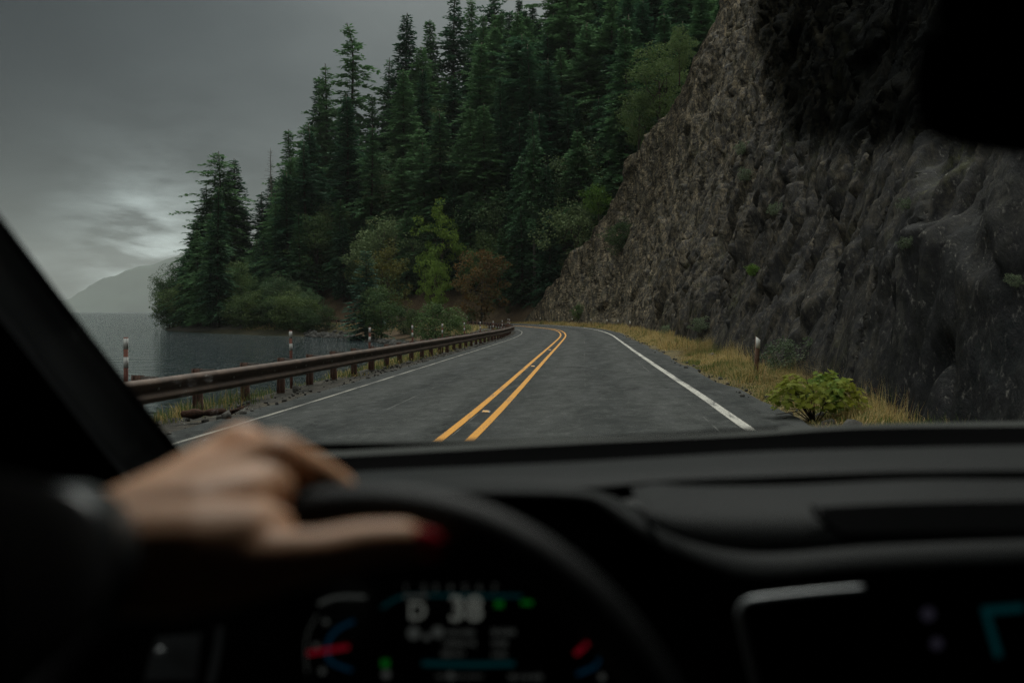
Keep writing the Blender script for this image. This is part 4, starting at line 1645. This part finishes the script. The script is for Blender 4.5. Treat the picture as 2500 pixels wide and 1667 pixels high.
def loft(name, lines, mat, parent=car, n=48, thick=0.0, smooth=True):
    V = np.stack([line3(l, n) if not isinstance(l, np.ndarray) else l for l in lines])
    o = link(name, mesh_np(name, V.reshape(-1, 3), gridfaces(len(lines), n), mat, smooth), parent)
    if thick:
        m = o.modifiers.new('solid', 'SOLIDIFY')
        m.thickness = thick
        m.offset = 0
    return o


def dl(pts, d):
    return [(x, y, d) for x, y in pts]


L0 = [(300, 1108), (420, 1116), (650, 1120), (843, 1113), (1311, 1087), (1500, 1077), (1826, 1062), (2095, 1045), (2500, 1040), (2900, 1040)]
L1 = [(300, 1195), (420, 1185), (700, 1168), (881, 1151), (1218, 1136), (1451, 1125), (1826, 1104), (2000, 1098), (2200, 1093), (2500, 1087), (2900, 1085)]
L2 = [(300, 1275), (420, 1255), (700, 1225), (951, 1184), (1171, 1178), (1423, 1186), (1606, 1170), (1840, 1160), (2180, 1148), (2500, 1145), (2900, 1143)]
loft('defroster_trench', [dl(L0, 1.31), dl([(x, y + 6) for x, y in L1], 1.27), dl([(x, y + 10) for x, y in L1], 1.14)], M['plastic_dark'])
loft('dash_pad', [dl([(x, y + 10) for x, y in L1], 1.13), dl([(x, y + 2) for x, y in L1], 1.122), dl(L1, 1.11),
                  dl([((x + a) / 2, (y + b) / 2) for (x, y), (a, b) in zip(L1, [(300, 1275)] + L2)], 1.03), dl(L2, .955), dl([(x, y + 8) for x, y in L2], .95),
                  dl([(x, y + 40) for x, y in L2], .965)], M['plastic'])
G3 = [(1540, 1190), (1606, 1180), (1691, 1186), (1925, 1184), (2223, 1171), (2500, 1171), (2900, 1171)]
loft('dash_groove', [dl([(1540, 1184), (1606, 1176), (1691, 1172), (1925, 1165), (2223, 1152), (2500, 1150), (2900, 1148)], .966), dl([(x, y + 8) for x, y in G3], .95), dl([(x, y + 2) for x, y in G3], .928)], M['plastic_dark'])
L4 = [(1590, 1275), (1690, 1318), (1861, 1345), (2138, 1326), (2500, 1312), (2900, 1305)]
L5 = [(1620, 1330), (1730, 1375), (1840, 1404), (2100, 1385), (2500, 1368), (2900, 1360)]
loft('dash_lower_pad', [dl([(x, y + 10) for x, y in G3], .94), dl([(x, y + 1) for x, y in G3], .925), dl(G3, .918), dl([(1560, 1230), (1650, 1245), (1900, 1250), (2180, 1238), (2500, 1232), (2900, 1230)], .86),
                        dl([(x, y - 6) for x, y in L4], .802), dl(L4, .805), dl([(x, y + 5) for x, y in L4], .80), dl(L5, .765), dl([(x, y + 12) for x, y in L5], .766),
                        dl([(1620, 1480), (1760, 1480), (1900, 1480), (2200, 1470), (2500, 1460), (2900, 1450)], .80), dl([(1600, 1800), (2000, 1800), (2500, 1800), (2900, 1800)], .80)], M['plastic'])
loft('speaker_grille', [dl([(1995, 1238), (2200, 1228), (2500, 1222), (2900, 1220)], .858), dl([(2020, 1272), (2250, 1265), (2500, 1262), (2900, 1260)], .831), dl([(2056, 1300), (2300, 1296), (2500, 1293), (2900, 1290)], .808)], M['plastic_dark'])
loft('grille_edge', [dl([(1975, 1232), (1990, 1262), (2030, 1296), (2056, 1306)], .832), dl([(1992, 1236), (2006, 1264), (2042, 1294), (2066, 1302)], .826)], M['trim'])
# instrument hood: crest, lip and dark underside
H1 = [(430, 1420, .86), (520, 1330, .88), (680, 1240, .90), (860, 1192, .92), (1000, 1180, .93), (1171, 1178, .93), (1423, 1192, .92), (1545, 1232, .89), (1685, 1305, .84), (1800, 1390, .79), (1880, 1470, .77)]
H2 = [(470, 1470, .80), (560, 1370, .80), (700, 1275, .80), (860, 1222, .80), (1000, 1208, .80), (1171, 1206, .80), (1400, 1210, .80), (1470, 1232, .80), (1560, 1300, .79), (1700, 1372, .78), (1800, 1430, .765)]
H3 = [(x, y + 12, d + .006) for x, y, d in H2]
H4 = [(x * .86 + 158, y * .8 + 285, .93) for x, y, d in H2]
loft('instrument_hood', [[(x, y, d) for x, y, d in H1], [((x + a) / 2, (y + b) / 2 - 3, (d + e) / 2) for (x, y, d), (a, b, e) in zip(H1, H2)], H2, H3], M['plastic'])
loft('hood_underside', [H3, H4], M['plastic_dark'])
loft('lower_dash', [dl([(-900, 1200), (300, 1285), (560, 1300), (760, 1240), (1000, 1202), (1400, 1206), (1560, 1268), (1700, 1345), (1850, 1440), (2300, 1500), (2900, 1500)], .97), dl([(-900, 1900), (300, 1900), (900, 1900), (1500, 1900), (2300, 1900), (2900, 1900)], .96)], M['plastic_dark'])
# side vent left of the instruments
vent = loft('side_vent', [dl([(352, 1660), (372, 1580), (388, 1552)], .90), dl([(478, 1660), (486, 1590), (492, 1545)], .895)], M['trim'], n=8)
loft('vent_vane', [dl([(502, 1670), (520, 1590), (528, 1530)], .89), dl([(524, 1670), (540, 1590), (546, 1525)], .885)], M['trim'], vent, n=8)
kn = MB().tube([at(391, 1589, .885), at(391, 1589, .875)], .0042, 12)
kn.build('vent_knob', M['silver'], vent, True)
loft('door_pull', [dl([(172, 1642), (205, 1640), (234, 1648)], .80), dl([(176, 1650), (205, 1656), (232, 1660)], .795)], M['silver'], n=8)

# bonnet edge and wiper cowl outside the glass
loft('cowl', [dl([(-100, 1085), (420, 1084), (780, 1079), (1080, 1072), (1450, 1065), (1800, 1048), (2100, 1036), (2500, 1028), (2900, 1022)], 1.62), dl([(x, y - 3) for x, y in L0], 1.34), dl([(x, y + 12) for x, y in L0], 1.32)], M['cowl'])
bn = MB()
yb = np.linspace(1.62, 2.6, 8)
xb = np.linspace(-.50, 1.22, 15)
XB, YB = np.meshgrid(xb, yb, indexing='ij')
ZB = 1.085 - .16 * (YB - 1.62) ** 1.6 - .05 * (np.abs(XB - .36) / .86) ** 4 + .022 * (XB - .36) * 1.0
bn.add(np.stack([XB, YB, ZB], -1), gridfaces(15, 8))
bn.build('bonnet', M['paint'], car, True)
for (pts, lab) in (([(700, 1092, 1.40), (1300, 1082, 1.44), (1900, 1049, 1.48)], 0),):
    MB().tube(line3(pts, 20), .006, 6).build('wiper', M['plastic_dark'], car, True)


# windscreen: one curved sheet of glass
def mat_glass():
    m, nt, out = newmat('windscreen glass')
    t = NT(nt)
    tr = t.n('ShaderNodeBsdfTransparent')
    tr.inputs[0].default_value = (.93, .97, .95, 1)
    gl = t.n('ShaderNodeBsdfGlossy')
    gl.inputs['Roughness'].default_value = .02
    fr = t.n('ShaderNodeFresnel')
    fr.inputs[0].default_value = 1.25
    mx = t.n('ShaderNodeMixShader')
    t.link(fr.outputs[0], mx.inputs[0])
    t.link(tr.outputs[0], mx.inputs[1])
    t.link(gl.outputs[0], mx.inputs[2])
    t.link(mx.outputs[0], out.inputs[0])
    return m


M['glass'] = mat_glass()
frit, nt, out = newmat('dark shade band')
t = NT(nt)
tr = t.n('ShaderNodeBsdfTransparent')
t.link(t.ramp(t.n('ShaderNodeSeparateXYZ').outputs[0], [(0.0, (1, 1, 1)), (.30, (.42, .44, .44)), (.62, (.13, .14, .14))]), tr.inputs[0])
t.link(t.n('ShaderNodeUVMap').outputs[0], [n_ for n_ in nt.nodes if n_.type == 'SEPXYZ'][0].inputs[0])
t.link(tr.outputs[0], out.inputs[0])

XC = .36                                               # centre line of the car


def ws_pt(x, v):
    """point of the windscreen: x across, v from the cowl (0) to the roof (1)"""
    bow = .16 * ((x - XC) / .86) ** 2
    y = 1.325 - .74 * v - bow * (1 - .35 * v)
    z = 1.168 + .475 * v + .03 * math.sin(v * 3.14) + .026 * (x - 0) * .9
    return np.array([x, y, z])


xs = np.linspace(-.52, 1.24, 33)
vsn = np.linspace(0, 1, 17)
WV = np.array([[ws_pt(x, v) for v in vsn] for x in xs])
ws = link('windscreen', mesh_np('windscreen', WV.reshape(-1, 3), gridfaces(33, 17), M['glass'], True), car)
# tinted band round the sensor housing at the top of the glass
fb, fuv = [], []
for k, x in enumerate(np.linspace(.155, .87, 40)):
    lowv = .69 + .29 * max(0, 1 - (x - .155) / .115) ** 1.6
    for v in np.linspace(lowv, 1.0, 12):
        fb.append(ws_pt(x, v) - np.array([0, .006, .004]))
        fuv.append((min((v - lowv) / .07, (x - .155) / .035), 0))
link('shade_band', mesh_np('shade_band', np.array(fb), gridfaces(40, 12), frit, True, np.array(fuv)), ws)
hs = MB().box((XC + .02, .60, 1.612), .13, .10, .05)
hs.build('sensor_housing', M['plastic_dark'], car, bevel=.012)

# rear-view mirror
mc = at(2500, 235, .56)
mr = MB()
ang = np.linspace(0, 2 * math.pi, 40, endpoint=False)


def superell(a, w, h, e=.45):
    return np.stack([w * np.sign(np.cos(a)) * np.abs(np.cos(a)) ** e, h * np.sign(np.sin(a)) * np.abs(np.sin(a)) ** e], 1)


rows = []
for yy, k in ((-.012, .96), (-.010, 1.0), (.012, 1.0), (.030, .80), (.036, .3)):
    e = superell(ang, .124 * k, .040 * k)
    rows.append(np.stack([e[:, 0], np.full(40, yy), e[:, 1]], 1))
Vm = np.array(rows)
i, j = np.meshgrid(np.arange(4), np.arange(40), indexing='ij')
mr.add(Vm.reshape(-1, 3), np.stack([i * 40 + j, i * 40 + (j + 1) % 40, (i + 1) * 40 + (j + 1) % 40, (i + 1) * 40 + j], -1).reshape(-1, 4))
mirror = mr.build('rear_view_mirror', M['plastic_dark'], car, True)
mirror.location = mc + np.array([.040, 0, 0])
mirror.rotation_euler = (0, .03, R(16))
e = superell(ang, .117, .036)
mg = MB()
mg.add(np.vstack([np.stack([e[:, 0], np.full(40, -.0125), e[:, 1]], 1), [[0, -.0125, 0]]]), np.stack([np.arange(40), (np.arange(40) + 1) % 40, np.full(40, 40)], 1))
mg.build('mirror_glass', M['screen'], mirror)
MB().tube([mirror.location[:] + np.array([0, .03, .02]), mirror.location[:] + np.array([0, .06, .09])], [.010, .016], 10).build('mirror_stalk', M['plastic_dark'], car, True)

# windscreen pillar on the driver's side, and its twin on the far side
E0 = [(520, 1200, 1.30), (436, 1100, 1.28), (200, 795, 1.06), (0, 531, .88), (-300, 140, .68), (-700, -380, .52)]


def shift(L, dx, dd):
    return [(x - dx, y, d - dd) for x, y, d in L]


pil = loft('windscreen_pillar', [shift(E0, 22, .01), shift(E0, 60, .012), shift(E0, 120, .03), shift(E0, 165, .07), shift(E0, 185, .12)], M['trim'])
loft('pillar_seal', [shift(E0, -4, -.02), shift(E0, 8, -.005), shift(E0, 24, .006)], M['plastic_dark'], pil)
loft('pillar_side', [shift(E0, 180, .10), shift(E0, 420, .20), shift(E0, 900, .34)], M['plastic_dark'], pil)
MB().tube([ws_pt(1.24, 0), ws_pt(1.24, .5), ws_pt(1.22, 1.0)], .045, 10).build('windscreen_pillar', M['trim'], car, True)

# roof, doors, floor and tail: the shell that keeps the cabin dark
rf = MB()
xr = np.linspace(-.60, 1.32, 15)
yr = np.linspace(-2.1, .585, 12)
XR, YR_ = np.meshgrid(xr, yr, indexing='ij')
ZR = 1.672 - .10 * (np.abs(XR - XC) / .96) ** 3 - .04 * np.clip(-YR_ - .6, 0, 2) ** 1.5
rf.add(np.stack([XR, YR_, ZR], -1), gridfaces(15, 12))
rfo = rf.build('roof', M['headliner'], car, True)
md = rfo.modifiers.new('solid', 'SOLIDIFY')
md.thickness = .035
MB().box((.36, .60, 1.655), 1.75, .07, .05).build('roof_header', M['headliner'], car, bevel=.01)
for x in (-.66, 1.38):
    d = MB()
    d.box((x, -.1, .72), .09, 2.2, .76)
    door = d.build('door', M['plastic_dark'], car, bevel=.02)
    MB().box((x, -.52, 1.38), .07, .11, .52).build('door_pillar', M['plastic_dark'], door)
    MB().box((x, -.1, 1.115), .10, 2.15, .02).build('door_sill', M['plastic'], door, bevel=.006)
MB().box((.36, -2.12, .68), 1.95, .05, .86).build('tailgate', M['plastic_dark'], car, bevel=.01)
MB().box((.36, -.4, .30), 1.95, 3.5, .05).build('floor', M['plastic_dark'], car)
MB().box((.36, 1.40, .66), 1.85, .05, .70).build('bulkhead', M['plastic_dark'], car)
MB().box((.0, -.36, 1.00), .50, .12, .66).build('seat_back', M['leather'], car, bevel=.05)
MB().box((.72, -.36, 1.00), .50, .12, .66).build('seat_back', M['leather'], car, bevel=.05)

# ---- steering wheel
WC = np.array([-.090, .430, 1.090])
tilt = R(22)
wu = np.array([0, math.sin(tilt), math.cos(tilt)])      # towards the top of the wheel
wr = np.array([1., 0, 0.035])
wnrm = np.cross(wr, wu)
a = np.linspace(0, 2 * math.pi, 97)[:-1]
ring = WC + .185 * (np.cos(a)[:, None] * wr + np.sin(a)[:, None] * wu)
b_ = np.linspace(0, 2 * math.pi, 17)[:-1]
rad_dir = (ring - WC) / .185
V = ring[:, None] + .0155 * np.cos(b_)[None, :, None] * rad_dir[:, None] + .0175 * np.sin(b_)[None, :, None] * wnrm
i, j = np.meshgrid(np.arange(96), np.arange(16), indexing='ij')
F = np.stack([i * 16 + j, ((i + 1) % 96) * 16 + j, ((i + 1) % 96) * 16 + (j + 1) % 16, i * 16 + (j + 1) % 16], -1).reshape(-1, 4)
wheel = link('steering_wheel', mesh_np('steering_wheel', V.reshape(-1, 3), F, M['leather'], True), car)
hub = MB()
e = superell(np.linspace(0, 2 * math.pi, 32, endpoint=False), .085, .075, .7)
for k, (dz, sc_) in enumerate(((.02, .9), (-.01, 1.0), (-.03, .85), (-.036, .3))):
    pass
hv = np.array([[WC + wr * x * sc_ + wu * (y * sc_ - .01) - wnrm * dz for x, y in e] for dz, sc_ in ((-.05, .9), (-.005, 1.0), (.012, .85), (.016, .25))])
i, j = np.meshgrid(np.arange(3), np.arange(32), indexing='ij')
hub.add(hv.reshape(-1, 3), np.stack([i * 32 + j, i * 32 + (j + 1) % 32, (i + 1) * 32 + (j + 1) % 32, (i + 1) * 32 + j], -1).reshape(-1, 4))
hub.build('hub', M['leather'], wheel, True)
for a_ in (R(8), R(172), R(270)):
    dirn = math.cos(a_) * wr + math.sin(a_) * wu
    MB().tube([WC + dirn * .07, WC + dirn * .13, WC + dirn * .182], [.022, .017, .015], 10, flat=.5).build('spoke', M['leather'], wheel, True)
MB().tube([WC + wnrm * .02, WC + wnrm * .30], .03, 12).build('column', M['plastic_dark'], wheel, True)

# ---- instruments
D_I = .905
face = [at(x, y, D_I) for x, y in ((700, 1335), (1640, 1335), (1640, 1760), (700, 1760))]
clu = MB().add(face, np.array([[0, 1, 2, 3]])).build('instrument_cluster', M['screen'], car)


def inst(px, py, off=.004):
    return at(700 + px / 2.767, 1380 + py / 2.767, D_I - off)


def glyph(name, body, px, py, hpx, mat, parent=clu, off=.004, pos=None, dep=D_I):
    c = bpy.data.curves.new(name, 'FONT')
    c.body = body
    c.align_x, c.align_y = 'CENTER', 'CENTER'
    c.size = hpx / 2.767 / FPX * dep / .70
    c.offset = c.size * .012
    c.materials.append(mat)
    tmp = bpy.data.objects.new('tmp', c)
    COL.objects.link(tmp)
    me = bpy.data.meshes.new_from_object(tmp.evaluated_get(bpy.context.evaluated_depsgraph_get()))
    bpy.data.objects.remove(tmp)
    bpy.data.curves.remove(c)
    me.name = name
    o = link(name, me, parent)
    o.location = inst(px, py, off) if pos is None else pos
    o.rotation_euler = (R(90) - PITCH, 0, 0)
    return o


def stroke(name, pts, w, mat, off=.004, parent=clu):
    P = np.array([inst(x, y, off) for x, y in pts])
    if len(P) > 2:
        P = catmull(P, 6)
    T = np.gradient(P, axis=0)
    up = np.cross(T, [0, 1., 0])
    up /= np.linalg.norm(up, axis=1)[:, None]
    hw = w / 2.767 / FPX * D_I / 2
    V = np.stack([P - up * hw, P + up * hw], 1).reshape(-1, 3)
    return link(name, mesh_np(name, V, gridfaces(len(P), 2), mat), parent)


glyph('speed_readout', '38', 1208, 298, 165, M['lit'])
glyph('gear_readout', 'D', 882, 310, 118, M['lit'])
for k, x in enumerate((805, 925, 1005, 1105, 1205, 1300, 1405)):
    glyph('scale_number', str(k + 1), x, 152, 48, M['lit_dim'])
stroke('scale_bar', [(640, 285), (700, 245), (790, 207), (960, 200), (1250, 203), (1590, 204)], 20, M['lit_teal'])
stroke('scale_fill', [(790, 212), (870, 206), (955, 205)], 22, M['lit_dim'], .005)
stroke('lower_bar', [(915, 660), (1240, 668), (1540, 662)], 34, M['lit_teal'])
for nm, x0, x1, y, h in (('text_row', 1080, 1268, 452, 40), ('text_row', 1062, 1275, 524, 40), ('text_row', 1048, 1205, 595, 40), ('text_row', 1388, 1555, 448, 42), ('text_row', 1388, 1500, 524, 38), ('text_row', 1388, 1488, 600, 40),
                         ('text_row', 1500, 1735, 752, 36), ('text_row', 1010, 1330, 748, 22)):
    # unreadable small print: short strokes set in a row
    m = MB()
    rr = random.Random(x0 + y)
    x = x0
    while x < x1 - 8:
        w = rr.choice((8, 12, 14, 16))
        hh = h * rr.choice((.6, .8, 1.0)) / 2
        q = [inst(x, y - hh), inst(x + w, y - hh), inst(x + w, y + hh), inst(x, y + hh)]
        m.add(q, np.array([[0, 1, 2, 3]]))
        x += w + rr.choice((7, 9, 12))
    m.build(nm, M['lit_dim'], clu)
for x, y, r in ((858, 455, 44), (1020, 448, 40), (945, 482, 24), (1105, 745, 26), (265, 378, 20), (200, 540, 20), (240, 712, 22), (672, 735, 30), (2130, 752, 24)):
    aa = np.linspace(0, 6.283, 13)[:-1]
    m = MB().add([inst(x + r * math.cos(q), y + r * math.sin(q)) for q in aa] + [inst(x, y)], np.stack([np.arange(12), (np.arange(12) + 1) % 12, np.full(12, 12)], 1))
    m.build('symbol', M['lit_dim'], clu)
for x, y, w, h in ((1435, 260, 56, 44), (1622, 250, 78, 30), (665, 660, 52, 52)):
    MB().add([inst(x - w / 2, y - h / 2), inst(x + w / 2, y - h / 2), inst(x + w / 2, y + h / 2), inst(x - w / 2, y + h / 2)], np.array([[0, 1, 2, 3]])).build('indicator', M['lit_green'], clu)
stroke('needle', [(140, 592), (420, 548)], 34, M['lit_red'], .006)
stroke('needle', [(1950, 600), (2035, 520)], 34, M['lit_red'], .006)
stroke('gauge_arc', [(455, 372), (350, 425), (285, 500), (275, 580), (300, 650), (440, 708)], 26, M['lit_blue'])
stroke('gauge_arc', [(2110, 625), (2080, 680), (1960, 735)], 28, M['lit_blue'])
stroke('gauge_rim', [(215, 260), (300, 222), (400, 208), (535, 212)], 26, M['lit_dim'])
stroke('gauge_rim', [(205, 330), (150, 440), (128, 560), (140, 720)], 8, M['lit_dim'])

# ---- centre screen
scr = MB()
q = [at(1815, 1470, .742), at(2800, 1385, .742), at(2800, 1900, .74), at(1862, 1900, .74)]
scr.add(q, np.array([[0, 1, 2, 3]]))
screen = scr.build('centre_screen', M['screen'], car)
MB().tube(line3([(1905, 1900, .738), (1850, 1690, .738), (1812, 1530, .738), (1806, 1490, .738), (1822, 1470, .738), (1860, 1461, .738), (2000, 1446, .738), (2108, 1437, .738)], 60), .0036, 8).build('screen_bezel', M['silver'], screen, True)
for x, y, r in ((2266, 1498, 17), (2287, 1570, 15)):
    aa = np.linspace(0, 6.283, 15)[:-1]
    MB().add([at(x + r * math.cos(q_), y + r * math.sin(q_), .739) for q_ in aa] + [at(x, y, .739)], np.stack([np.arange(14), (np.arange(14) + 1) % 14, np.full(14, 14)], 1)).build('screen_icon', M['lit_violet'], screen)
for pts in (((2395, 1480), (2500, 1472), (2500, 1492), (2405, 1500)), ((2395, 1485), (2412, 1482), (2448, 1600), (2430, 1605))):
    MB().add([at(x, y, .739) for x, y in pts], np.array([[0, 1, 2, 3]])).build('map_line', M['lit_teal'], screen)

# ---- raindrops left on the glass
drop_m, nt, out = newmat('rain drop')
t = NT(nt)
gb = t.n('ShaderNodeBsdfGlossy')
gb.inputs['Roughness'].default_value = .05
tb = t.n('ShaderNodeBsdfTranslucent')
tb.inputs[0].default_value = (.9, .95, .95, 1)
mx = t.n('ShaderNodeMixShader')
mx.inputs[0].default_value = .6
t.link(gb.outputs[0], mx.inputs[1])
t.link(tb.outputs[0], mx.inputs[2])
t.link(mx.outputs[0], out.inputs[0])
dm = bpy.data.meshes.new('water_drop')
import bmesh
bm = bmesh.new()
bmesh.ops.create_icosphere(bm, subdivisions=2, radius=.0011)
for v in bm.verts:
    v.co.y *= .45
bm.to_mesh(dm)
bm.free()
dm.materials.append(drop_m)
for k, (px, py) in enumerate(((432, 925), (470, 932), (511, 924), (452, 965), (486, 990), (522, 1010), (440, 1030), (566, 1042), (604, 1085), (372, 930), (500, 1075), (455, 905), (600, 1000), (545, 960))):
    # where the line of sight meets the glass
    best = None
    for x in np.linspace(-.5, -.1, 60):
        v = np.linspace(0, .6, 80)
        Pw = np.array([ws_pt(x, q) for q in v])
        X, Y = proj(Pw)
        dd = (X - px) ** 2 + (Y - py) ** 2
        if best is None or dd.min() < best[0]:
            best = (dd.min(), Pw[dd.argmin()])
    o = link('water_drop', dm, None, 'tiny raindrop on the windscreen glass beside the driver side pillar', 'raindrop', 'raindrops on the windscreen')
    o.location = best[1] + np.array([0, .001, .001])
    o.rotation_euler = (R(-55), 0, 0)
    s = .7 + .5 * random.Random(k).random()
    o.scale = (s, s, s)


# ------------------------------------------------------------------ the driver's hand
def hp(x, y, d):
    return at(x * 2500 / 2352, y * 2500 / 2352, d)


skin, nt, out = newmat('skin')
t = NT(nt)
pos = t.n('ShaderNodeTexCoord').outputs['Object']
f = t.noise(60, 5, .6, pos)
col = t.mix(t.ramp(f, [(.35, (0, 0, 0)), (.65, (1, 1, 1))]), (.62, .325, .18), (.70, .40, .24))
t.bsdf(out, col, .48, t.bump(t.noise(700, 3, .6, pos), .3, .0006), .4, Subsurface_Weight=.12, Subsurface_Scale=.008)
M['skin'] = skin
M['nail'] = simple('red nail polish', (.45, .010, .025), None, 10, .2, .5)
M['watch'] = simple('dark glossy watch band', (.045, .050, .052), (.06, .066, .068), 80, .32, .6)
M['sleeve'] = simple('black sleeve cloth', (.012, .012, .013), (.018, .018, .02), 60, .95, .1, .001, 300)

hand = MB()


def ball(c, r, n=10):
    th = np.linspace(0, math.pi, n)
    ph = np.linspace(0, 2 * math.pi, 2 * n, endpoint=False)
    V = np.array([[c[0] + r * math.sin(a) * math.cos(b), c[1] + r * math.sin(a) * math.sin(b), c[2] + r * math.cos(a)] for a in th for b in ph])
    i, j = np.meshgrid(np.arange(n - 1), np.arange(2 * n), indexing='ij')
    F = np.stack([i * 2 * n + j, (i + 1) * 2 * n + j, (i + 1) * 2 * n + (j + 1) % (2 * n), i * 2 * n + (j + 1) % (2 * n)], -1).reshape(-1, 4)
    hand.add(V, F)


def limb(chain):
    """tapered flesh along joints (x, y in the picture, depth, radius)"""
    P = np.array([hp(x, y, d) for x, y, d, r in chain])
    r = np.array([c[3] for c in chain])
    for k in range(len(P) - 1):
        n = max(3, int(np.linalg.norm(P[k + 1] - P[k]) / (.35 * min(r[k], r[k + 1]))))
        for u in np.linspace(0, 1, n, endpoint=(k == len(P) - 2)):
            ball(P[k] * (1 - u) + P[k + 1] * u, r[k] * (1 - u) + r[k + 1] * u, 8)


limb([(-420, 1450, .25, .042), (0, 1332, .350, .034), (190, 1278, .405, .0275)])                                   # forearm
limb([(200, 1252, .425, .0225), (420, 1150, .470, .0205), (560, 1088, .492, .0182), (628, 1056, .500, .0170), (715, 1085, .524, .0127), (782, 1120, .548, .0106), (792, 1180, .570, .0092), (745, 1210, .560, .0080)])   # index
limb([(195, 1250, .438, .0215), (390, 1142, .495, .0195), (500, 1070, .520, .0176), (552, 1032, .530, .0168), (650, 1075, .562, .0120), (700, 1110, .585, .0105), (735, 1170, .600, .0092), (700, 1205, .585, .0080)])   # middle
limb([(190, 1255, .445, .0215), (365, 1158, .515, .0180), (480, 1074, .556, .0152), (575, 1100, .590, .0115), (625, 1135, .610, .0100), (655, 1185, .620, .0088), (630, 1215, .605, .0076)])                              # ring
limb([(185, 1262, .450, .0205), (345, 1178, .532, .0160), (430, 1105, .574, .0133), (510, 1125, .602, .0100), (550, 1160, .618, .0088), (570, 1200, .622, .0078), (548, 1225, .612, .0070)])                             # little
limb([(205, 1302, .410, .0240), (400, 1308, .418, .0235), (520, 1302, .426, .0205), (625, 1290, .431, .0168), (730, 1276, .438, .0140), (830, 1252, .450, .0130), (920, 1243, .460, .0118), (985, 1255, .467, .0088)])   # thumb
limb([(260, 1280, .412, .0250), (430, 1272, .421, .0250), (540, 1250, .434, .0220), (610, 1222, .450, .0160)])                                                                                                           # heel of the thumb
limb([(290, 1232, .430, .0255), (430, 1200, .446, .0250), (540, 1162, .467, .0222), (605, 1130, .485, .0180)])                                                                                                           # web of the thumb
person = hand.build('person', M['skin'], None, True, label='left hand of the driver gripping the steering wheel, red thumbnail, dark wristwatch', cat='person')
rm = person.modifiers.new('remesh', 'REMESH')
rm.mode = 'VOXEL'
rm.voxel_size = .0017
rm.use_smooth_shade = True
smm = person.modifiers.new('smooth', 'SMOOTH')
smm.factor = .5
smm.iterations = 22
nl = MB()
e = superell(np.linspace(0, 2 * math.pi, 20, endpoint=False), 1, 1, .8)
c = hp(978, 1248, .4540)
rows = []
for k, (rr, dep) in enumerate(((1.0, .0035), (.8, .0006), (.45, -.0010), (.05, -.0015))):
    rows.append([c + np.array([0.0105 * rr * x, dep, .0072 * rr * y - .002 * rr * x]) for x, y in e])
i, j = np.meshgrid(np.arange(3), np.arange(20), indexing='ij')
nl.add(np.array(rows).reshape(-1, 3), np.stack([i * 20 + j, i * 20 + (j + 1) % 20, (i + 1) * 20 + (j + 1) % 20, (i + 1) * 20 + j], -1).reshape(-1, 4))
nl.build('thumbnail', M['nail'], person, True)
w0, w1 = hp(55, 1306, .365), hp(182, 1276, .403)
MB().tube([w0, w0 * .9 + w1 * .1, w0 * .1 + w1 * .9, w1], [.0325, .0355, .0335, .0300], 40, cap=False).build('wristwatch', M['watch'], person, True)
s0, s1 = hp(-600, 1500, .21), hp(36, 1318, .360)
MB().tube([s0, (s0 + s1) / 2, s1 * .96 + s0 * .04, s1], [.060, .048, .040, .036], 30, cap=False).build('sleeve', M['sleeve'], person, True)
